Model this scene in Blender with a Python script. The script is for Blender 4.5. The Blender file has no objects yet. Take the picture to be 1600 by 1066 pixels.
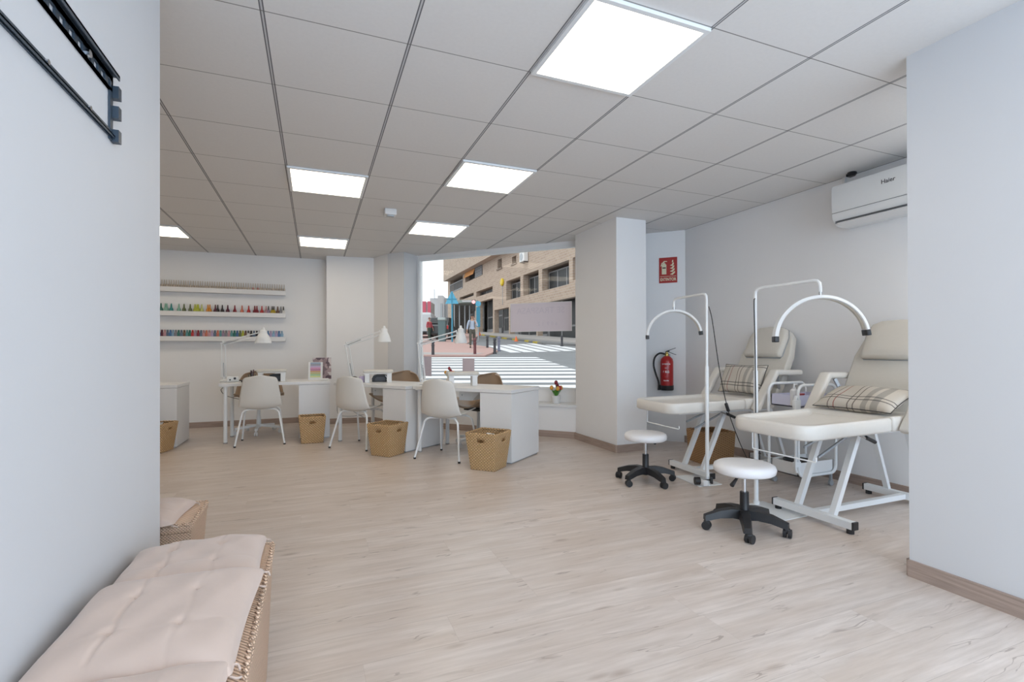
import bpy, bmesh, math, random
from mathutils import Vector, Matrix
random.seed(7)
SC = bpy.context.scene
COL = SC.collection
PI = math.pi
R = math.radians

# ------------------------------------------------------------------ camera
CZ = 1.077
F_PX, YAW, PITCH, ROLL, CY = 765.63, .3819, .0041, -.0029, 544.15
Fv = Vector((math.sin(YAW)*math.cos(PITCH), math.cos(YAW)*math.cos(PITCH), math.sin(PITCH)))
R0 = Vector((math.cos(YAW), -math.sin(YAW), 0)); U0 = R0.cross(Fv)
Rv = R0*math.cos(ROLL)+U0*math.sin(ROLL); Uv = -R0*math.sin(ROLL)+U0*math.cos(ROLL)
cam = bpy.data.cameras.new('camera'); cam_o = bpy.data.objects.new('camera', cam); COL.objects.link(cam_o)
M = Matrix.Identity(4)
for i in range(3):
    M[i][0] = Rv[i]; M[i][1] = Uv[i]; M[i][2] = -Fv[i]
M[2][3] = CZ
cam_o.matrix_world = M
cam.sensor_width = 36; cam.lens = F_PX/1600*36; cam.shift_y = (CY-533)/1600
cam.clip_start = .02; cam.clip_end = 400
SC.camera = cam_o

# ------------------------------------------------------------------ world, daylight, exposure
w = bpy.data.worlds.new('overcast_sky'); SC.world = w; w.use_nodes = True
nt = w.node_tree; nt.nodes.clear()
bg = nt.nodes.new('ShaderNodeBackground'); bg.inputs[0].default_value = (.93, .96, 1, 1); bg.inputs[1].default_value = 1.5
wo = nt.nodes.new('ShaderNodeOutputWorld'); nt.links.new(bg.outputs[0], wo.inputs[0])
def area(name, loc, rot, sx, sy, power, col):
    l = bpy.data.lights.new(name, 'AREA'); l.shape = 'RECTANGLE'; l.size = sx; l.size_y = sy
    l.energy = power; l.color = col
    o = bpy.data.objects.new(name, l); COL.objects.link(o); o.location = loc; o.rotation_euler = rot
    return o
# daylight of the glazed shop front behind the camera, and of the display window
area('daylight_entrance', (1.70, -1.85, 1.30), (R(90), 0, 0), 4.3, 2.2, 122, (.57, .77, 1))
SUN = bpy.data.lights.new('hazy_sun', 'SUN'); SUN.energy = .8; SUN.angle = R(25); SUN.color = (1, .97, .92)
so = bpy.data.objects.new('hazy_sun', SUN); COL.objects.link(so); so.location = (0, 0, 20); so.rotation_euler = (R(38), 0, R(-78))
vs = SC.view_settings
vs.view_transform = 'Standard'; vs.look = 'None'; vs.gamma = 1; vs.use_curve_mapping = False; vs.exposure = -0.05
PANEL_STRENGTH = 6.2

# ------------------------------------------------------------------ materials
def new_mat(name):
    m = bpy.data.materials.new(name); m.use_nodes = True
    return m, m.node_tree, m.node_tree.nodes['Principled BSDF']
def mat(name, col, rough=.5, metal=0., noise=0., scale=20., bump=0., spec=.5, coat=0., sheen=0.):
    m, t, b = new_mat(name)
    b.inputs['Base Color'].default_value = (*col, 1); b.inputs['Roughness'].default_value = rough
    b.inputs['Metallic'].default_value = metal; b.inputs['Specular IOR Level'].default_value = spec
    if coat: b.inputs['Coat Weight'].default_value = coat
    if sheen: b.inputs['Sheen Weight'].default_value = sheen
    tc = t.nodes.new('ShaderNodeTexCoord'); n = t.nodes.new('ShaderNodeTexNoise')
    n.inputs['Scale'].default_value = scale; n.inputs['Detail'].default_value = 4
    t.links.new(tc.outputs['Object'], n.inputs['Vector'])
    mx = t.nodes.new('ShaderNodeMix'); mx.data_type = 'RGBA'
    k = 1-max(noise, .02)
    mx.inputs[6].default_value = (*col, 1); mx.inputs[7].default_value = (col[0]*k, col[1]*k, col[2]*k, 1)
    t.links.new(n.outputs['Fac'], mx.inputs[0]); t.links.new(mx.outputs[2], b.inputs['Base Color'])
    if bump:
        bp = t.nodes.new('ShaderNodeBump'); bp.inputs['Strength'].default_value = bump; bp.inputs['Distance'].default_value = .01
        t.links.new(n.outputs['Fac'], bp.inputs['Height']); t.links.new(bp.outputs[0], b.inputs['Normal'])
    return m
class NT:
    def __init__(s, t): s.t = t
    def math(s, op, a, b=None, c=None, clamp=False):
        n = s.t.nodes.new('ShaderNodeMath'); n.operation = op; n.use_clamp = clamp
        for i, v in enumerate((a, b, c)):
            if v is None: continue
            if hasattr(v, 'is_output'): s.t.links.new(v, n.inputs[i])
            else: n.inputs[i].default_value = v
        return n.outputs[0]
    def mix(s, fac, a, b):
        n = s.t.nodes.new('ShaderNodeMix'); n.data_type = 'RGBA'
        for i, v in ((0, fac), (6, a), (7, b)):
            if hasattr(v, 'is_output'): s.t.links.new(v, n.inputs[i])
            else: n.inputs[i].default_value = v if i == 0 else (*v, 1)
        return n.outputs[2]
    def coords(s, kind='Object'):
        tc = s.t.nodes.new('ShaderNodeTexCoord'); sp = s.t.nodes.new('ShaderNodeSeparateXYZ')
        s.t.links.new(tc.outputs[kind], sp.inputs[0]); return tc.outputs[kind], sp.outputs
    def comb(s, x, y, z):
        n = s.t.nodes.new('ShaderNodeCombineXYZ')
        for i, v in enumerate((x, y, z)):
            if hasattr(v, 'is_output'): s.t.links.new(v, n.inputs[i])
            else: n.inputs[i].default_value = v
        return n.outputs[0]
    def noise(s, vec, scale, detail=4, rough=.5):
        n = s.t.nodes.new('ShaderNodeTexNoise'); n.inputs['Scale'].default_value = scale
        n.inputs['Detail'].default_value = detail; n.inputs['Roughness'].default_value = rough
        s.t.links.new(vec, n.inputs['Vector']); return n.outputs['Fac']
    def white(s, vec):
        n = s.t.nodes.new('ShaderNodeTexWhiteNoise'); n.noise_dimensions = '3D'
        s.t.links.new(vec, n.inputs['Vector']); return n.outputs['Value']
    def ramp(s, fac, lo, hi):
        return s.math('MULTIPLY', s.math('SUBTRACT', fac, lo), 1/(hi-lo), clamp=True)
    def bump(s, h, strength, dist, bsdf):
        b = s.t.nodes.new('ShaderNodeBump'); b.inputs['Strength'].default_value = strength; b.inputs['Distance'].default_value = dist
        s.t.links.new(h, b.inputs['Height']); s.t.links.new(b.outputs[0], bsdf.inputs['Normal'])

def laminate(name, tint, rough):
    m, t, b = new_mat(name); g = NT(t); vec, (x, y, z) = g.coords()
    row = g.math('FLOOR', g.math('DIVIDE', y, .195))
    rr = g.white(g.comb(row, 3.1, 0.))
    xs = g.math('ADD', x, g.math('MULTIPLY', rr, 1.29))
    col = g.math('FLOOR', g.math('DIVIDE', xs, 1.29))
    tone = g.white(g.comb(row, col, 5.))
    gx = g.math('ADD', g.math('MULTIPLY', x, 1.0), g.math('MULTIPLY', tone, 37.))
    grain = g.noise(g.comb(g.math('MULTIPLY', gx, 2.2), g.math('MULTIPLY', y, 26), row), 1.6, 7, .62)
    broad = g.noise(g.comb(g.math('MULTIPLY', gx, 1.0), g.math('MULTIPLY', y, 5), row), 1.7, 3, .5)
    crack = g.noise(g.comb(g.math('MULTIPLY', gx, 1.3), g.math('MULTIPLY', y, 13), g.math('MULTIPLY', row, 2.)), 1.8, 6, .62)
    A = tuple(c*k for c, k in zip(tint, (1.08, 1.08, 1.08))); B = tuple(c*k for c, k in zip(tint, (.80, .775, .75)))
    c = g.mix(g.ramp(grain, .34, .72), A, B)
    c = g.mix(g.math('MULTIPLY', g.ramp(broad, .40, .68), .50), c, tuple(c_*k for c_, k in zip(tint, (.74, .66, .58))))
    c = g.mix(g.math('MULTIPLY', tone, .34), c, tuple(c_*k for c_, k in zip(tint, (.80, .76, .72))))
    # thin dark checks along the grain, only here and there
    warp = g.noise(g.comb(g.math('MULTIPLY', gx, 3.), g.math('MULTIPLY', y, 3.), row), 1., 3, .5)
    rid = g.noise(g.comb(g.math('MULTIPLY', gx, .9), g.math('ADD', g.math('MULTIPLY', y, 11), g.math('MULTIPLY', warp, 1.2)), g.math('MULTIPLY', row, 2.)), 1.5, 3, .45)
    line = g.math('LESS_THAN', g.math('ABSOLUTE', g.math('SUBTRACT', rid, .50)), .006)
    mask = g.noise(g.comb(g.math('MULTIPLY', gx, 2.6), g.math('MULTIPLY', y, 9), g.math('MULTIPLY', row, 3.)), 1.2, 2, .5)
    c = g.mix(g.math('MULTIPLY', g.math('MULTIPLY', line, g.ramp(mask, .52, .62)), .50), c, (.20, .145, .115))
    dk = g.math('MULTIPLY', g.ramp(crack, .63, .74), .34)
    c = g.mix(dk, c, (.22, .165, .13))
    # knots
    vo = t.nodes.new('ShaderNodeTexVoronoi'); vo.inputs['Scale'].default_value = 1.
    t.links.new(g.comb(g.math('MULTIPLY', gx, 2.1), g.math('MULTIPLY', y, 6.5), 0.), vo.inputs['Vector'])
    kn = g.math('MULTIPLY', g.math('SUBTRACT', 1., g.ramp(vo.outputs['Distance'], .03, .13)), .55)
    c = g.mix(kn, c, (.26, .18, .13))
    fy = g.math('FRACT', g.math('DIVIDE', y, .195)); fx = g.math('FRACT', g.math('DIVIDE', xs, 1.29))
    seam = g.math('MAXIMUM', g.math('LESS_THAN', fy, .010), g.math('MULTIPLY', g.math('LESS_THAN', fx, .0013), .5))
    c = g.mix(g.math('MULTIPLY', seam, .34), c, (.16, .11, .08))
    t.links.new(c, b.inputs['Base Color']); b.inputs['Roughness'].default_value = rough
    b.inputs['Specular IOR Level'].default_value = .45
    g.bump(g.math('SUBTRACT', grain, seam), .12, .002, b)
    return m
def wood_plain(name, tint, along='y'):
    m, t, b = new_mat(name); g = NT(t); vec, (x, y, z) = g.coords()
    s = g.math('ADD', x, y)
    n = g.noise(g.comb(g.math('MULTIPLY', s, 3), g.math('MULTIPLY', z, 60), 0.), 1.5, 6, .6)
    c = g.mix(g.ramp(n, .3, .7), tint, tuple(k*.62 for k in tint))
    t.links.new(c, b.inputs['Base Color']); b.inputs['Roughness'].default_value = .5
    return m
def ceiling_mat(x0, y0):
    m, t, b = new_mat('ceiling tiles'); g = NT(t); vec, (x, y, z) = g.coords()
    def near(v, o):
        f = g.math('FRACT', g.math('ADD', g.math('DIVIDE', g.math('SUBTRACT', v, o), .6), .5))
        return g.math('MULTIPLY', g.math('ABSOLUTE', g.math('SUBTRACT', f, .5)), .6)
    dx = near(x, x0); dy = near(y, y0)
    l1 = g.math('MULTIPLY', g.math('GREATER_THAN', dx, .0035), g.math('LESS_THAN', dx, .009))
    l2 = g.math('LESS_THAN', dy, .0028)
    bar = g.math('LESS_THAN', dx, .0035)
    n = g.noise(vec, 55, 3)
    c = g.mix(n, (.77, .76, .75), (.72, .71, .70))
    c = g.mix(bar, c, (.55, .55, .56))
    c = g.mix(g.math('MULTIPLY', l1, .92), c, (.10, .10, .11))
    c = g.mix(g.math('MULTIPLY', l2, .80), c, (.13, .125, .12))
    t.links.new(c, b.inputs['Base Color']); b.inputs['Roughness'].default_value = .75
    g.bump(g.math('SUBTRACT', 1., g.math('MAXIMUM', l1, l2)), .3, .004, b)
    return m
def wicker(name, c1, c2, f=62., fz=None, rnd=.25, gap=.30):
    m, t, b = new_mat(name); g = NT(t); vec, (x, y, z) = g.coords()
    fz = fz or f
    s = g.math('ADD', x, y)
    row = g.math('FLOOR', g.math('MULTIPLY', z, fz))
    ph = g.math('ADD', g.math('MULTIPLY', s, f*.55), g.math('MULTIPLY', row, .5))
    u = g.math('ABSOLUTE', g.math('SINE', g.math('MULTIPLY', ph, PI)))
    v = g.math('ABSOLUTE', g.math('SINE', g.math('MULTIPLY', g.math('MULTIPLY', z, fz), PI)))
    h = g.math('POWER', g.math('MULTIPLY', u, v), .5)
    n = g.noise(vec, 34, 3)
    cc = g.math('FLOOR', ph)
    tone = g.white(g.comb(cc, row, 1.))
    c = g.mix(g.ramp(h, .25, .8), tuple(k*gap for k in c2), c1)
    c = g.mix(g.math('MULTIPLY', tone, rnd*2), c, c2)
    c = g.mix(g.math('MULTIPLY', n, .3), c, c2)
    t.links.new(c, b.inputs['Base Color']); b.inputs['Roughness'].default_value = .62
    g.bump(h, .9, .006, b)
    return m
def brick_mat():
    m, t, b = new_mat('pale brick'); g = NT(t); vec, (x, y, z) = g.coords()
    br = t.nodes.new('ShaderNodeTexBrick'); t.links.new(g.comb(g.math('ADD', x, y), z, 0.), br.inputs['Vector'])
    br.inputs['Color1'].default_value = (.47, .36, .28, 1); br.inputs['Color2'].default_value = (.38, .28, .215, 1)
    br.inputs['Mortar'].default_value = (.50, .43, .37, 1); br.inputs['Scale'].default_value = 1.
    br.inputs['Brick Width'].default_value = .5; br.inputs['Row Height'].default_value = .22; br.inputs['Mortar Size'].default_value = .02
    n = g.noise(vec, .8, 5)
    c = g.mix(g.math('MULTIPLY', n, .35), br.outputs['Color'], (.50, .42, .35))
    t.links.new(c, b.inputs['Base Color']); b.inputs['Roughness'].default_value = .85
    return m
def plaid_mat():
    m, t, b = new_mat('plaid linen'); g = NT(t); vec, (x, y, z) = g.coords('UV')
    def line(v, p, w): return g.math('LESS_THAN', g.math('ABSOLUTE', g.math('SUBTRACT', v, p)), w)
    n = g.noise(vec, 140, 3)
    c = g.mix(n, (.62, .57, .50), (.50, .46, .40))
    for p, w in ((.66, .035), (.79, .045)):
        c = g.mix(g.math('MULTIPLY', line(x, p, w), .6), c, (.23, .22, .20))
    for p in (.20, .28): c = g.mix(g.math('MULTIPLY', line(x, p, .007), .85), c, (.30, .07, .06) if p > .25 else (.12, .09, .08))
    for p in (.46, .53): c = g.mix(g.math('MULTIPLY', line(x, p, .007), .85), c, (.10, .075, .065))
    for p in (.22, .32, .90): c = g.mix(g.math('MULTIPLY', line(y, p, .013), .85), c, (.06, .055, .055))
    t.links.new(c, b.inputs['Base Color']); b.inputs['Roughness'].default_value = .85
    return m
def glass_mat(name, tint=(.97, .985, .98)):
    m = bpy.data.materials.new(name); m.use_nodes = True; t = m.node_tree; t.nodes.clear()
    o = t.nodes.new('ShaderNodeOutputMaterial'); tr = t.nodes.new('ShaderNodeBsdfTransparent'); gl = t.nodes.new('ShaderNodeBsdfGlossy')
    tr.inputs[0].default_value = (*tint, 1); gl.inputs['Roughness'].default_value = .0
    fr = t.nodes.new('ShaderNodeFresnel'); fr.inputs[0].default_value = 1.22
    mx = t.nodes.new('ShaderNodeMixShader'); t.links.new(fr.outputs[0], mx.inputs[0])
    t.links.new(tr.outputs[0], mx.inputs[1]); t.links.new(gl.outputs[0], mx.inputs[2]); t.links.new(mx.outputs[0], o.inputs[0])
    return m
def emit(name, col, s):
    m, t, b = new_mat(name); b.inputs['Base Color'].default_value = (.8, .8, .8, 1)
    b.inputs['Emission Color'].default_value = (*col, 1); b.inputs['Emission Strength'].default_value = s
    return m

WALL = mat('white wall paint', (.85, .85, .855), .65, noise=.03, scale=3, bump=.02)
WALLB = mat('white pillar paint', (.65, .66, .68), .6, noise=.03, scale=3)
FLOORM = laminate('pale oak laminate', (.66, .59, .545), .30)
BASEM = wood_plain('oak skirting', (.46, .355, .30))
CEIL = ceiling_mat(-1.401, 2.2388)
WHITE = mat('white lacquer', (.78, .78, .78), .35, noise=.02)
WMETAL = mat('white metal', (.80, .82, .83), .32, noise=.02)
OFFW = mat('off white plastic', (.70, .68, .64), .42, noise=.02)
TAUPE = mat('taupe plastic', (.40, .29, .20), .45, noise=.04)
LEATHER = mat('cream leatherette', (.74, .71, .66), .42, noise=.05, scale=60, bump=.03)
LEATHER2 = mat('ivory leatherette', (.66, .63, .57), .45, noise=.05, scale=60, bump=.03)
STOOLM = mat('white leatherette', (.80, .79, .80), .38, noise=.02)
BLACK = mat('black plastic', (.018, .018, .02), .42, noise=.2)
RUBBER = mat('black rubber', (.02, .02, .022), .6)
STEEL = mat('chrome', (.55, .56, .58), .22, metal=1)
GREYM = mat('grey metal', (.42, .45, .48), .4, metal=.4)
DARKBLUE = mat('dark blue steel', (.06, .085, .115), .4, metal=.5)
PINKCLOTH = mat('pale pink cotton', (.60, .47, .40), .9, noise=.08, scale=9, bump=.25, sheen=.3)
WICK = wicker('seagrass weave', (.84, .58, .32), (.54, .33, .15), 60., 74., .3, .2)
WICK2 = wicker('pale rope weave', (.95, .70, .52), (.76, .52, .37), 170., 190., .3, .5)
WICKD = wicker('brown rattan weave', (.52, .30, .14), (.36, .19, .08), 40., 95.)
PLAID = plaid_mat()
GLASS = glass_mat('window glass')
LITPANEL = emit('lit led panel', (1, .86, .67), PANEL_STRENGTH)
RED = mat('red paint', (.42, .012, .012), .3, coat=.3)
SIGNRED = mat('red sign', (.40, .025, .02), .5)
CREAM = mat('cream print', (.75, .70, .50), .5)
BRICK = brick_mat()
ASPH = mat('asphalt', (.235, .25, .265), .85, noise=.35, scale=1.5)
PAVE = mat('pavement', (.42, .40, .39), .85, noise=.2, scale=2)
PINKPAVE = mat('pink paving', (.50, .33, .30), .85, noise=.2, scale=2)
ROADW = mat('road paint', (.80, .82, .85), .7, noise=.15, scale=3)
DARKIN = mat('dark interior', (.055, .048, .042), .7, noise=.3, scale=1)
def flat(n, c, r=.5, **k): return mat(n, c, r, **k)

# ------------------------------------------------------------------ mesh builder
class MB:
    def __init__(s): s.bm = bmesh.new(); s.uv = None
    def box(s, c, d, rot=None, bevel=0., seg=2):
        r = bmesh.ops.create_cube(s.bm, size=1)
        vs_ = r['verts']
        for v in vs_: v.co = Vector((v.co.x*d[0], v.co.y*d[1], v.co.z*d[2]))
        if bevel:
            es = list({e for v in vs_ for e in v.link_edges})
            rb = bmesh.ops.bevel(s.bm, geom=es, offset=bevel, segments=seg, affect='EDGES', profile=.5)
            vs_ = list({v for f in rb['faces'] for v in f.verts} | {v for v in vs_ if v.is_valid})
        Mx = Matrix.Translation(Vector(c)) @ (rot.to_4x4() if rot is not None else Matrix.Identity(4))
        for v in vs_: v.co = Mx @ v.co
        return s
    def bx(s, x0, x1, y0, y1, z0, z1, bevel=0.):
        return s.box(((x0+x1)/2, (y0+y1)/2, (z0+z1)/2), (abs(x1-x0), abs(y1-y0), abs(z1-z0)), None, bevel)
    def bar(s, p0, p1, wd, ht, up=(0, 0, 1)):
        p0 = Vector(p0); p1 = Vector(p1); d = p1-p0; L = d.length; d.normalize()
        side = d.cross(Vector(up))
        if side.length < 1e-4: side = Vector((1, 0, 0))
        side.normalize(); u = side.cross(d)
        rot = Matrix((d, side, u)).transposed()
        return s.box((p0+p1)/2, (L, wd, ht), rot)
    def cyl(s, p0, p1, r0, r1=None, n=16, cap=True):
        r1 = r0 if r1 is None else r1
        return s.tube([p0, p1], [r0, r1], n, cap)
    def tube(s, pts, r, n=10, cap=True, flatk=1., up=None):
        pts = [Vector(p) for p in pts]; k = len(pts)
        rs = r if isinstance(r, (list, tuple)) else [r]*k
        rings = []
        t0 = (pts[1]-pts[0]).normalized()
        a = Vector(up) if up else (Vector((0, 0, 1)) if abs(t0.z) < .9 else Vector((1, 0, 0)))
        nrm = (a - t0*a.dot(t0)).normalized()
        for i in range(k):
            t = (pts[min(i+1, k-1)]-pts[max(i-1, 0)])
            t = t.normalized() if t.length > 1e-9 else t0
            nrm = (nrm - t*nrm.dot(t))
            nrm = nrm.normalized() if nrm.length > 1e-6 else Vector((1, 0, 0))
            b = t.cross(nrm)
            rings.append([s.bm.verts.new(pts[i]+(nrm*math.cos(2*PI*j/n)+b*math.sin(2*PI*j/n)*flatk)*rs[i]) for j in range(n)])
        for i in range(k-1):
            for j in range(n):
                s.bm.faces.new((rings[i][j], rings[i+1][j], rings[i+1][(j+1) % n], rings[i][(j+1) % n]))
        if cap:
            s.bm.faces.new(rings[0]); s.bm.faces.new(rings[-1][::-1])
        return s
    def lathe(s, prof, c=(0, 0, 0), n=24, rot=None):
        rings = []
        for r, z in prof:
            rings.append([s.bm.verts.new(Vector(c)+((rot @ Vector((r*math.cos(2*PI*j/n), r*math.sin(2*PI*j/n), z))) if rot is not None else Vector((r*math.cos(2*PI*j/n), r*math.sin(2*PI*j/n), z)))) for j in range(n)])
        for i in range(len(prof)-1):
            for j in range(n):
                s.bm.faces.new((rings[i][j], rings[i][(j+1) % n], rings[i+1][(j+1) % n], rings[i+1][j]))
        if prof[0][0] > 1e-5: s.bm.faces.new(rings[0][::-1])
        if prof[-1][0] > 1e-5: s.bm.faces.new(rings[-1])
        return s
    def prism(s, poly, a0, a1, axis='z'):
        def P(u, v, w_): return (u, v, w_) if axis == 'z' else ((u, w_, v) if axis == 'y' else (w_, u, v))
        lo = [s.bm.verts.new(P(u, v, a0)) for u, v in poly]; hi = [s.bm.verts.new(P(u, v, a1)) for u, v in poly]
        n = len(poly)
        s.bm.faces.new(lo[::-1]); s.bm.faces.new(hi)
        for i in range(n): s.bm.faces.new((lo[i], lo[(i+1) % n], hi[(i+1) % n], hi[i]))
        return s
    def quad(s, *p):
        s.bm.faces.new([s.bm.verts.new(q) for q in p]); return s
    def grid(s, fn, nu, nv, skip=None, uv=False):
        g = [[s.bm.verts.new(fn(i/nu, j/nv)) for j in range(nv+1)] for i in range(nu+1)]
        if uv and s.uv is None: s.uv = s.bm.loops.layers.uv.new('UVMap')
        for i in range(nu):
            for j in range(nv):
                if skip and skip((i+.5)/nu, (j+.5)/nv): continue
                f = s.bm.faces.new((g[i][j], g[i+1][j], g[i+1][j+1], g[i][j+1]))
                if uv:
                    for lp, (a, b) in zip(f.loops, ((i, j), (i+1, j), (i+1, j+1), (i, j+1))): lp[s.uv].uv = (a/nu, b/nv)
        return s
    def sphere(s, c, r, n=12, sc=(1, 1, 1)):
        q = bmesh.ops.create_uvsphere(s.bm, u_segments=n, v_segments=max(6, n//2+2), radius=r)
        for v in q['verts']: v.co = Vector((v.co.x*sc[0]+c[0], v.co.y*sc[1]+c[1], v.co.z*sc[2]+c[2]))
        return s
    def build(s, name, m, parent=None, ang=35, weld=True, fix=True, smooth=True):
        if weld: bmesh.ops.remove_doubles(s.bm, verts=s.bm.verts, dist=1e-5)
        if fix: bmesh.ops.recalc_face_normals(s.bm, faces=s.bm.faces)
        me = bpy.data.meshes.new(name); s.bm.to_mesh(me); s.bm.free()
        me.materials.append(m)
        if smooth:
            for p in me.polygons: p.use_smooth = True
            me.set_sharp_from_angle(angle=R(ang))
        o = bpy.data.objects.new(name, me); COL.objects.link(o)
        if parent: o.parent = parent
        return o
def tag(o, label, cat, group=None, kind=None):
    o['label'] = label; o['category'] = cat
    if group: o['group'] = group
    if kind: o['kind'] = kind
    return o
def thing(name, label, cat, loc=(0, 0, 0), rz=0., group=None):
    o = bpy.data.objects.new(name, None); COL.objects.link(o); o.empty_display_size = .1
    o.location = loc; o.rotation_euler = (0, 0, rz)
    return tag(o, label, cat, group)
def struct(o): o['kind'] = 'structure'; return o
def part_label(o, l): o['label'] = l; return o
def dup(root, label=None, group=None, loc=None, rz=None):
    r = root.copy(); COL.objects.link(r)
    if label: r['label'] = label
    if group: r['group'] = group
    if loc is not None: r.location = loc
    if rz is not None: r.rotation_euler = (0, 0, rz)
    for ch in list(root.children):
        c = ch.copy(); COL.objects.link(c); c.parent = r; c.matrix_parent_inverse = ch.matrix_parent_inverse.copy()
        for g in ch.children:
            d = g.copy(); COL.objects.link(d); d.parent = c; d.matrix_parent_inverse = g.matrix_parent_inverse.copy()
    return r
def solid(o, t, off=0.):
    md = o.modifiers.new('thickness', 'SOLIDIFY'); md.thickness = t; md.offset = off
    return o
def text(name, s, size, m, parent, loc, rot, mirror=False, depth=.0006, sx=1., bold=0.):
    cu = bpy.data.curves.new(name, 'FONT'); cu.body = s; cu.size = size; cu.align_x = 'CENTER'; cu.align_y = 'CENTER'; cu.extrude = depth
    cu.offset = bold
    tmp = bpy.data.objects.new('tmp', cu); COL.objects.link(tmp)
    dg = bpy.context.evaluated_depsgraph_get(); me = bpy.data.meshes.new_from_object(tmp.evaluated_get(dg))
    bpy.data.objects.remove(tmp)
    for v in me.vertices: v.co.x *= sx*(-1 if mirror else 1)
    if mirror: me.flip_normals()
    me.materials.clear(); me.materials.append(m)
    o = bpy.data.objects.new(name, me); COL.objects.link(o)
    if parent: o.parent = parent
    o.location = loc; o.rotation_euler = rot
    return o
def bez(pts, n=8):
    """Catmull-Rom through points"""
    P = [Vector(p) for p in pts]; P = [P[0]*2-P[1]]+P+[P[-1]*2-P[-2]]; out = []
    for i in range(1, len(P)-2):
        for k in range(n):
            t = k/n
            out.append(.5*((2*P[i])+(P[i+1]-P[i-1])*t+(2*P[i-1]-5*P[i]+4*P[i+1]-P[i+2])*t*t+(3*P[i]-P[i-1]-3*P[i+1]+P[i+2])*t**3))
    out.append(P[-2]); return out

# ------------------------------------------------------------------ room shell
CE = 2.472
A = Vector((1.39, 7.226)); Bp = Vector((4.0, 4.537)); WD = (Bp-A).normalized(); WN = Vector((WD.y, -WD.x))   # WN points to the room
if WN.x > 0: WN = -WN
def on_w(t, off=0.): q = A+WD*t+WN*off; return (q.x, q.y)
WL = (Bp-A).length
room = [(-4.2, -2), (4.06, -2), (4.06, 4.6), on_w(0, 0), (1.2, 8.2), (-4.2, 8.3)]
struct(MB().prism(room, -.12, 0).build('floor', FLOORM, ang=20))
struct(MB().prism(room, CE, CE+.12).build('ceiling', CEIL, ang=20))
struct(MB().bx(4.0, 4.2, -2, 4.75, 0, CE).build('wall_right', WALL))
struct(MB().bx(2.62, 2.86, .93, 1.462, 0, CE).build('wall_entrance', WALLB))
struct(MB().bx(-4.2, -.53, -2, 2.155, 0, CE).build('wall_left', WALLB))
struct(MB().bx(-4.2, .2, 8.03, 8.2, 0, CE).build('wall_back', WALL))
struct(MB().bx(-4.3, -4.1, 2, 8.2, 0, CE).build('wall_far_left', WALL))
struct(MB().prism([(.155, 8.2), (.155, 7.69), (.82, 7.62), (.97, 7.2), (.99, 8.2)], 0, CE).build('wall_corner', WALL, ang=20))
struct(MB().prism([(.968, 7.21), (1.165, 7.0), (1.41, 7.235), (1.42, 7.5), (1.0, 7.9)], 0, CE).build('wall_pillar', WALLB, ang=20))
struct(MB().bx(2.935, 3.31, 4.36, 5.235, 0, CE).build('wall_column', WALL, ang=20))
# display window wall, diagonal
def wprism(t0, t1, o0, o1, z0, z1, mb=None):
    mb = mb or MB()
    return mb.prism([on_w(t0, o0), on_w(t1, o0), on_w(t1, o1), on_w(t0, o1)], z0, z1)
T1 = 2.62
mb = wprism(0.02, T1, -.12, 0., 0, .56); wprism(0.02, T1, -.12, 0., 2.43, CE, mb); wprism(T1, WL+.1, -.12, 0, 0, CE, mb)
struct(mb.build('wall_window', WALL, ang=20))
struct(wprism(.0, 2.7, .0, .27, 0, .375).build('wall_sill', WALL, ang=20))
struct(wprism(.0, 2.7, .0, .29, .375, .405).build('trim_1', WHITE, ang=20))
mb = wprism(.02, .055, -.07, .01, .56, 2.43); wprism(T1-.05, T1, -.07, .01, .56, 2.43, mb); wprism(.055, T1-.05, -.07, .01, .56, .59, mb); wprism(.055, T1-.05, -.07, .01, 2.395, 2.43, mb)
wf = struct(mb.build('window_1', WMETAL, ang=20, weld=False))
gl = wprism(.055, T1-.05, -.045, -.035, .59, 2.395).build('window_glass', GLASS, wf)
# skirting boards
def skirt(name, poly):
    mb = MB()
    for (a, b) in zip(poly[:-1], poly[1:]):
        a = Vector(a); b = Vector(b); d = (b-a).normalized(); n = Vector((-d.y, d.x))
        mb.prism([tuple(a-d*.012), tuple(b+d*.012), tuple(b+n*.013+d*.0), tuple(a+n*.013)], 0, .078)
    return struct(mb.build(name, BASEM, ang=20))
skirt('baseboard_right', [(4.0, -2), (4.0, 4.6)])
skirt('baseboard_entrance', [(2.62, .93), (2.62, 1.462), (2.86, 1.462)])
skirt('baseboard_back', [(.155, 8.03), (-4.1, 8.03)])
skirt('baseboard_corner', [(.97, 7.2), (.82, 7.62), (.155, 7.69), (.155, 8.03)])
q0 = on_w(2.5, .27); q1 = on_w(.16, .27)
skirt('baseboard_sill', [q0, q1])
skirt('baseboard_pillar', [(1.3, 7.12), (1.165, 7.0), (.968, 7.2)])
skirt('baseboard_column', [(3.31, 5.2), (3.31, 4.36), (2.925, 4.36), (2.925, 5.235)])

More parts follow.
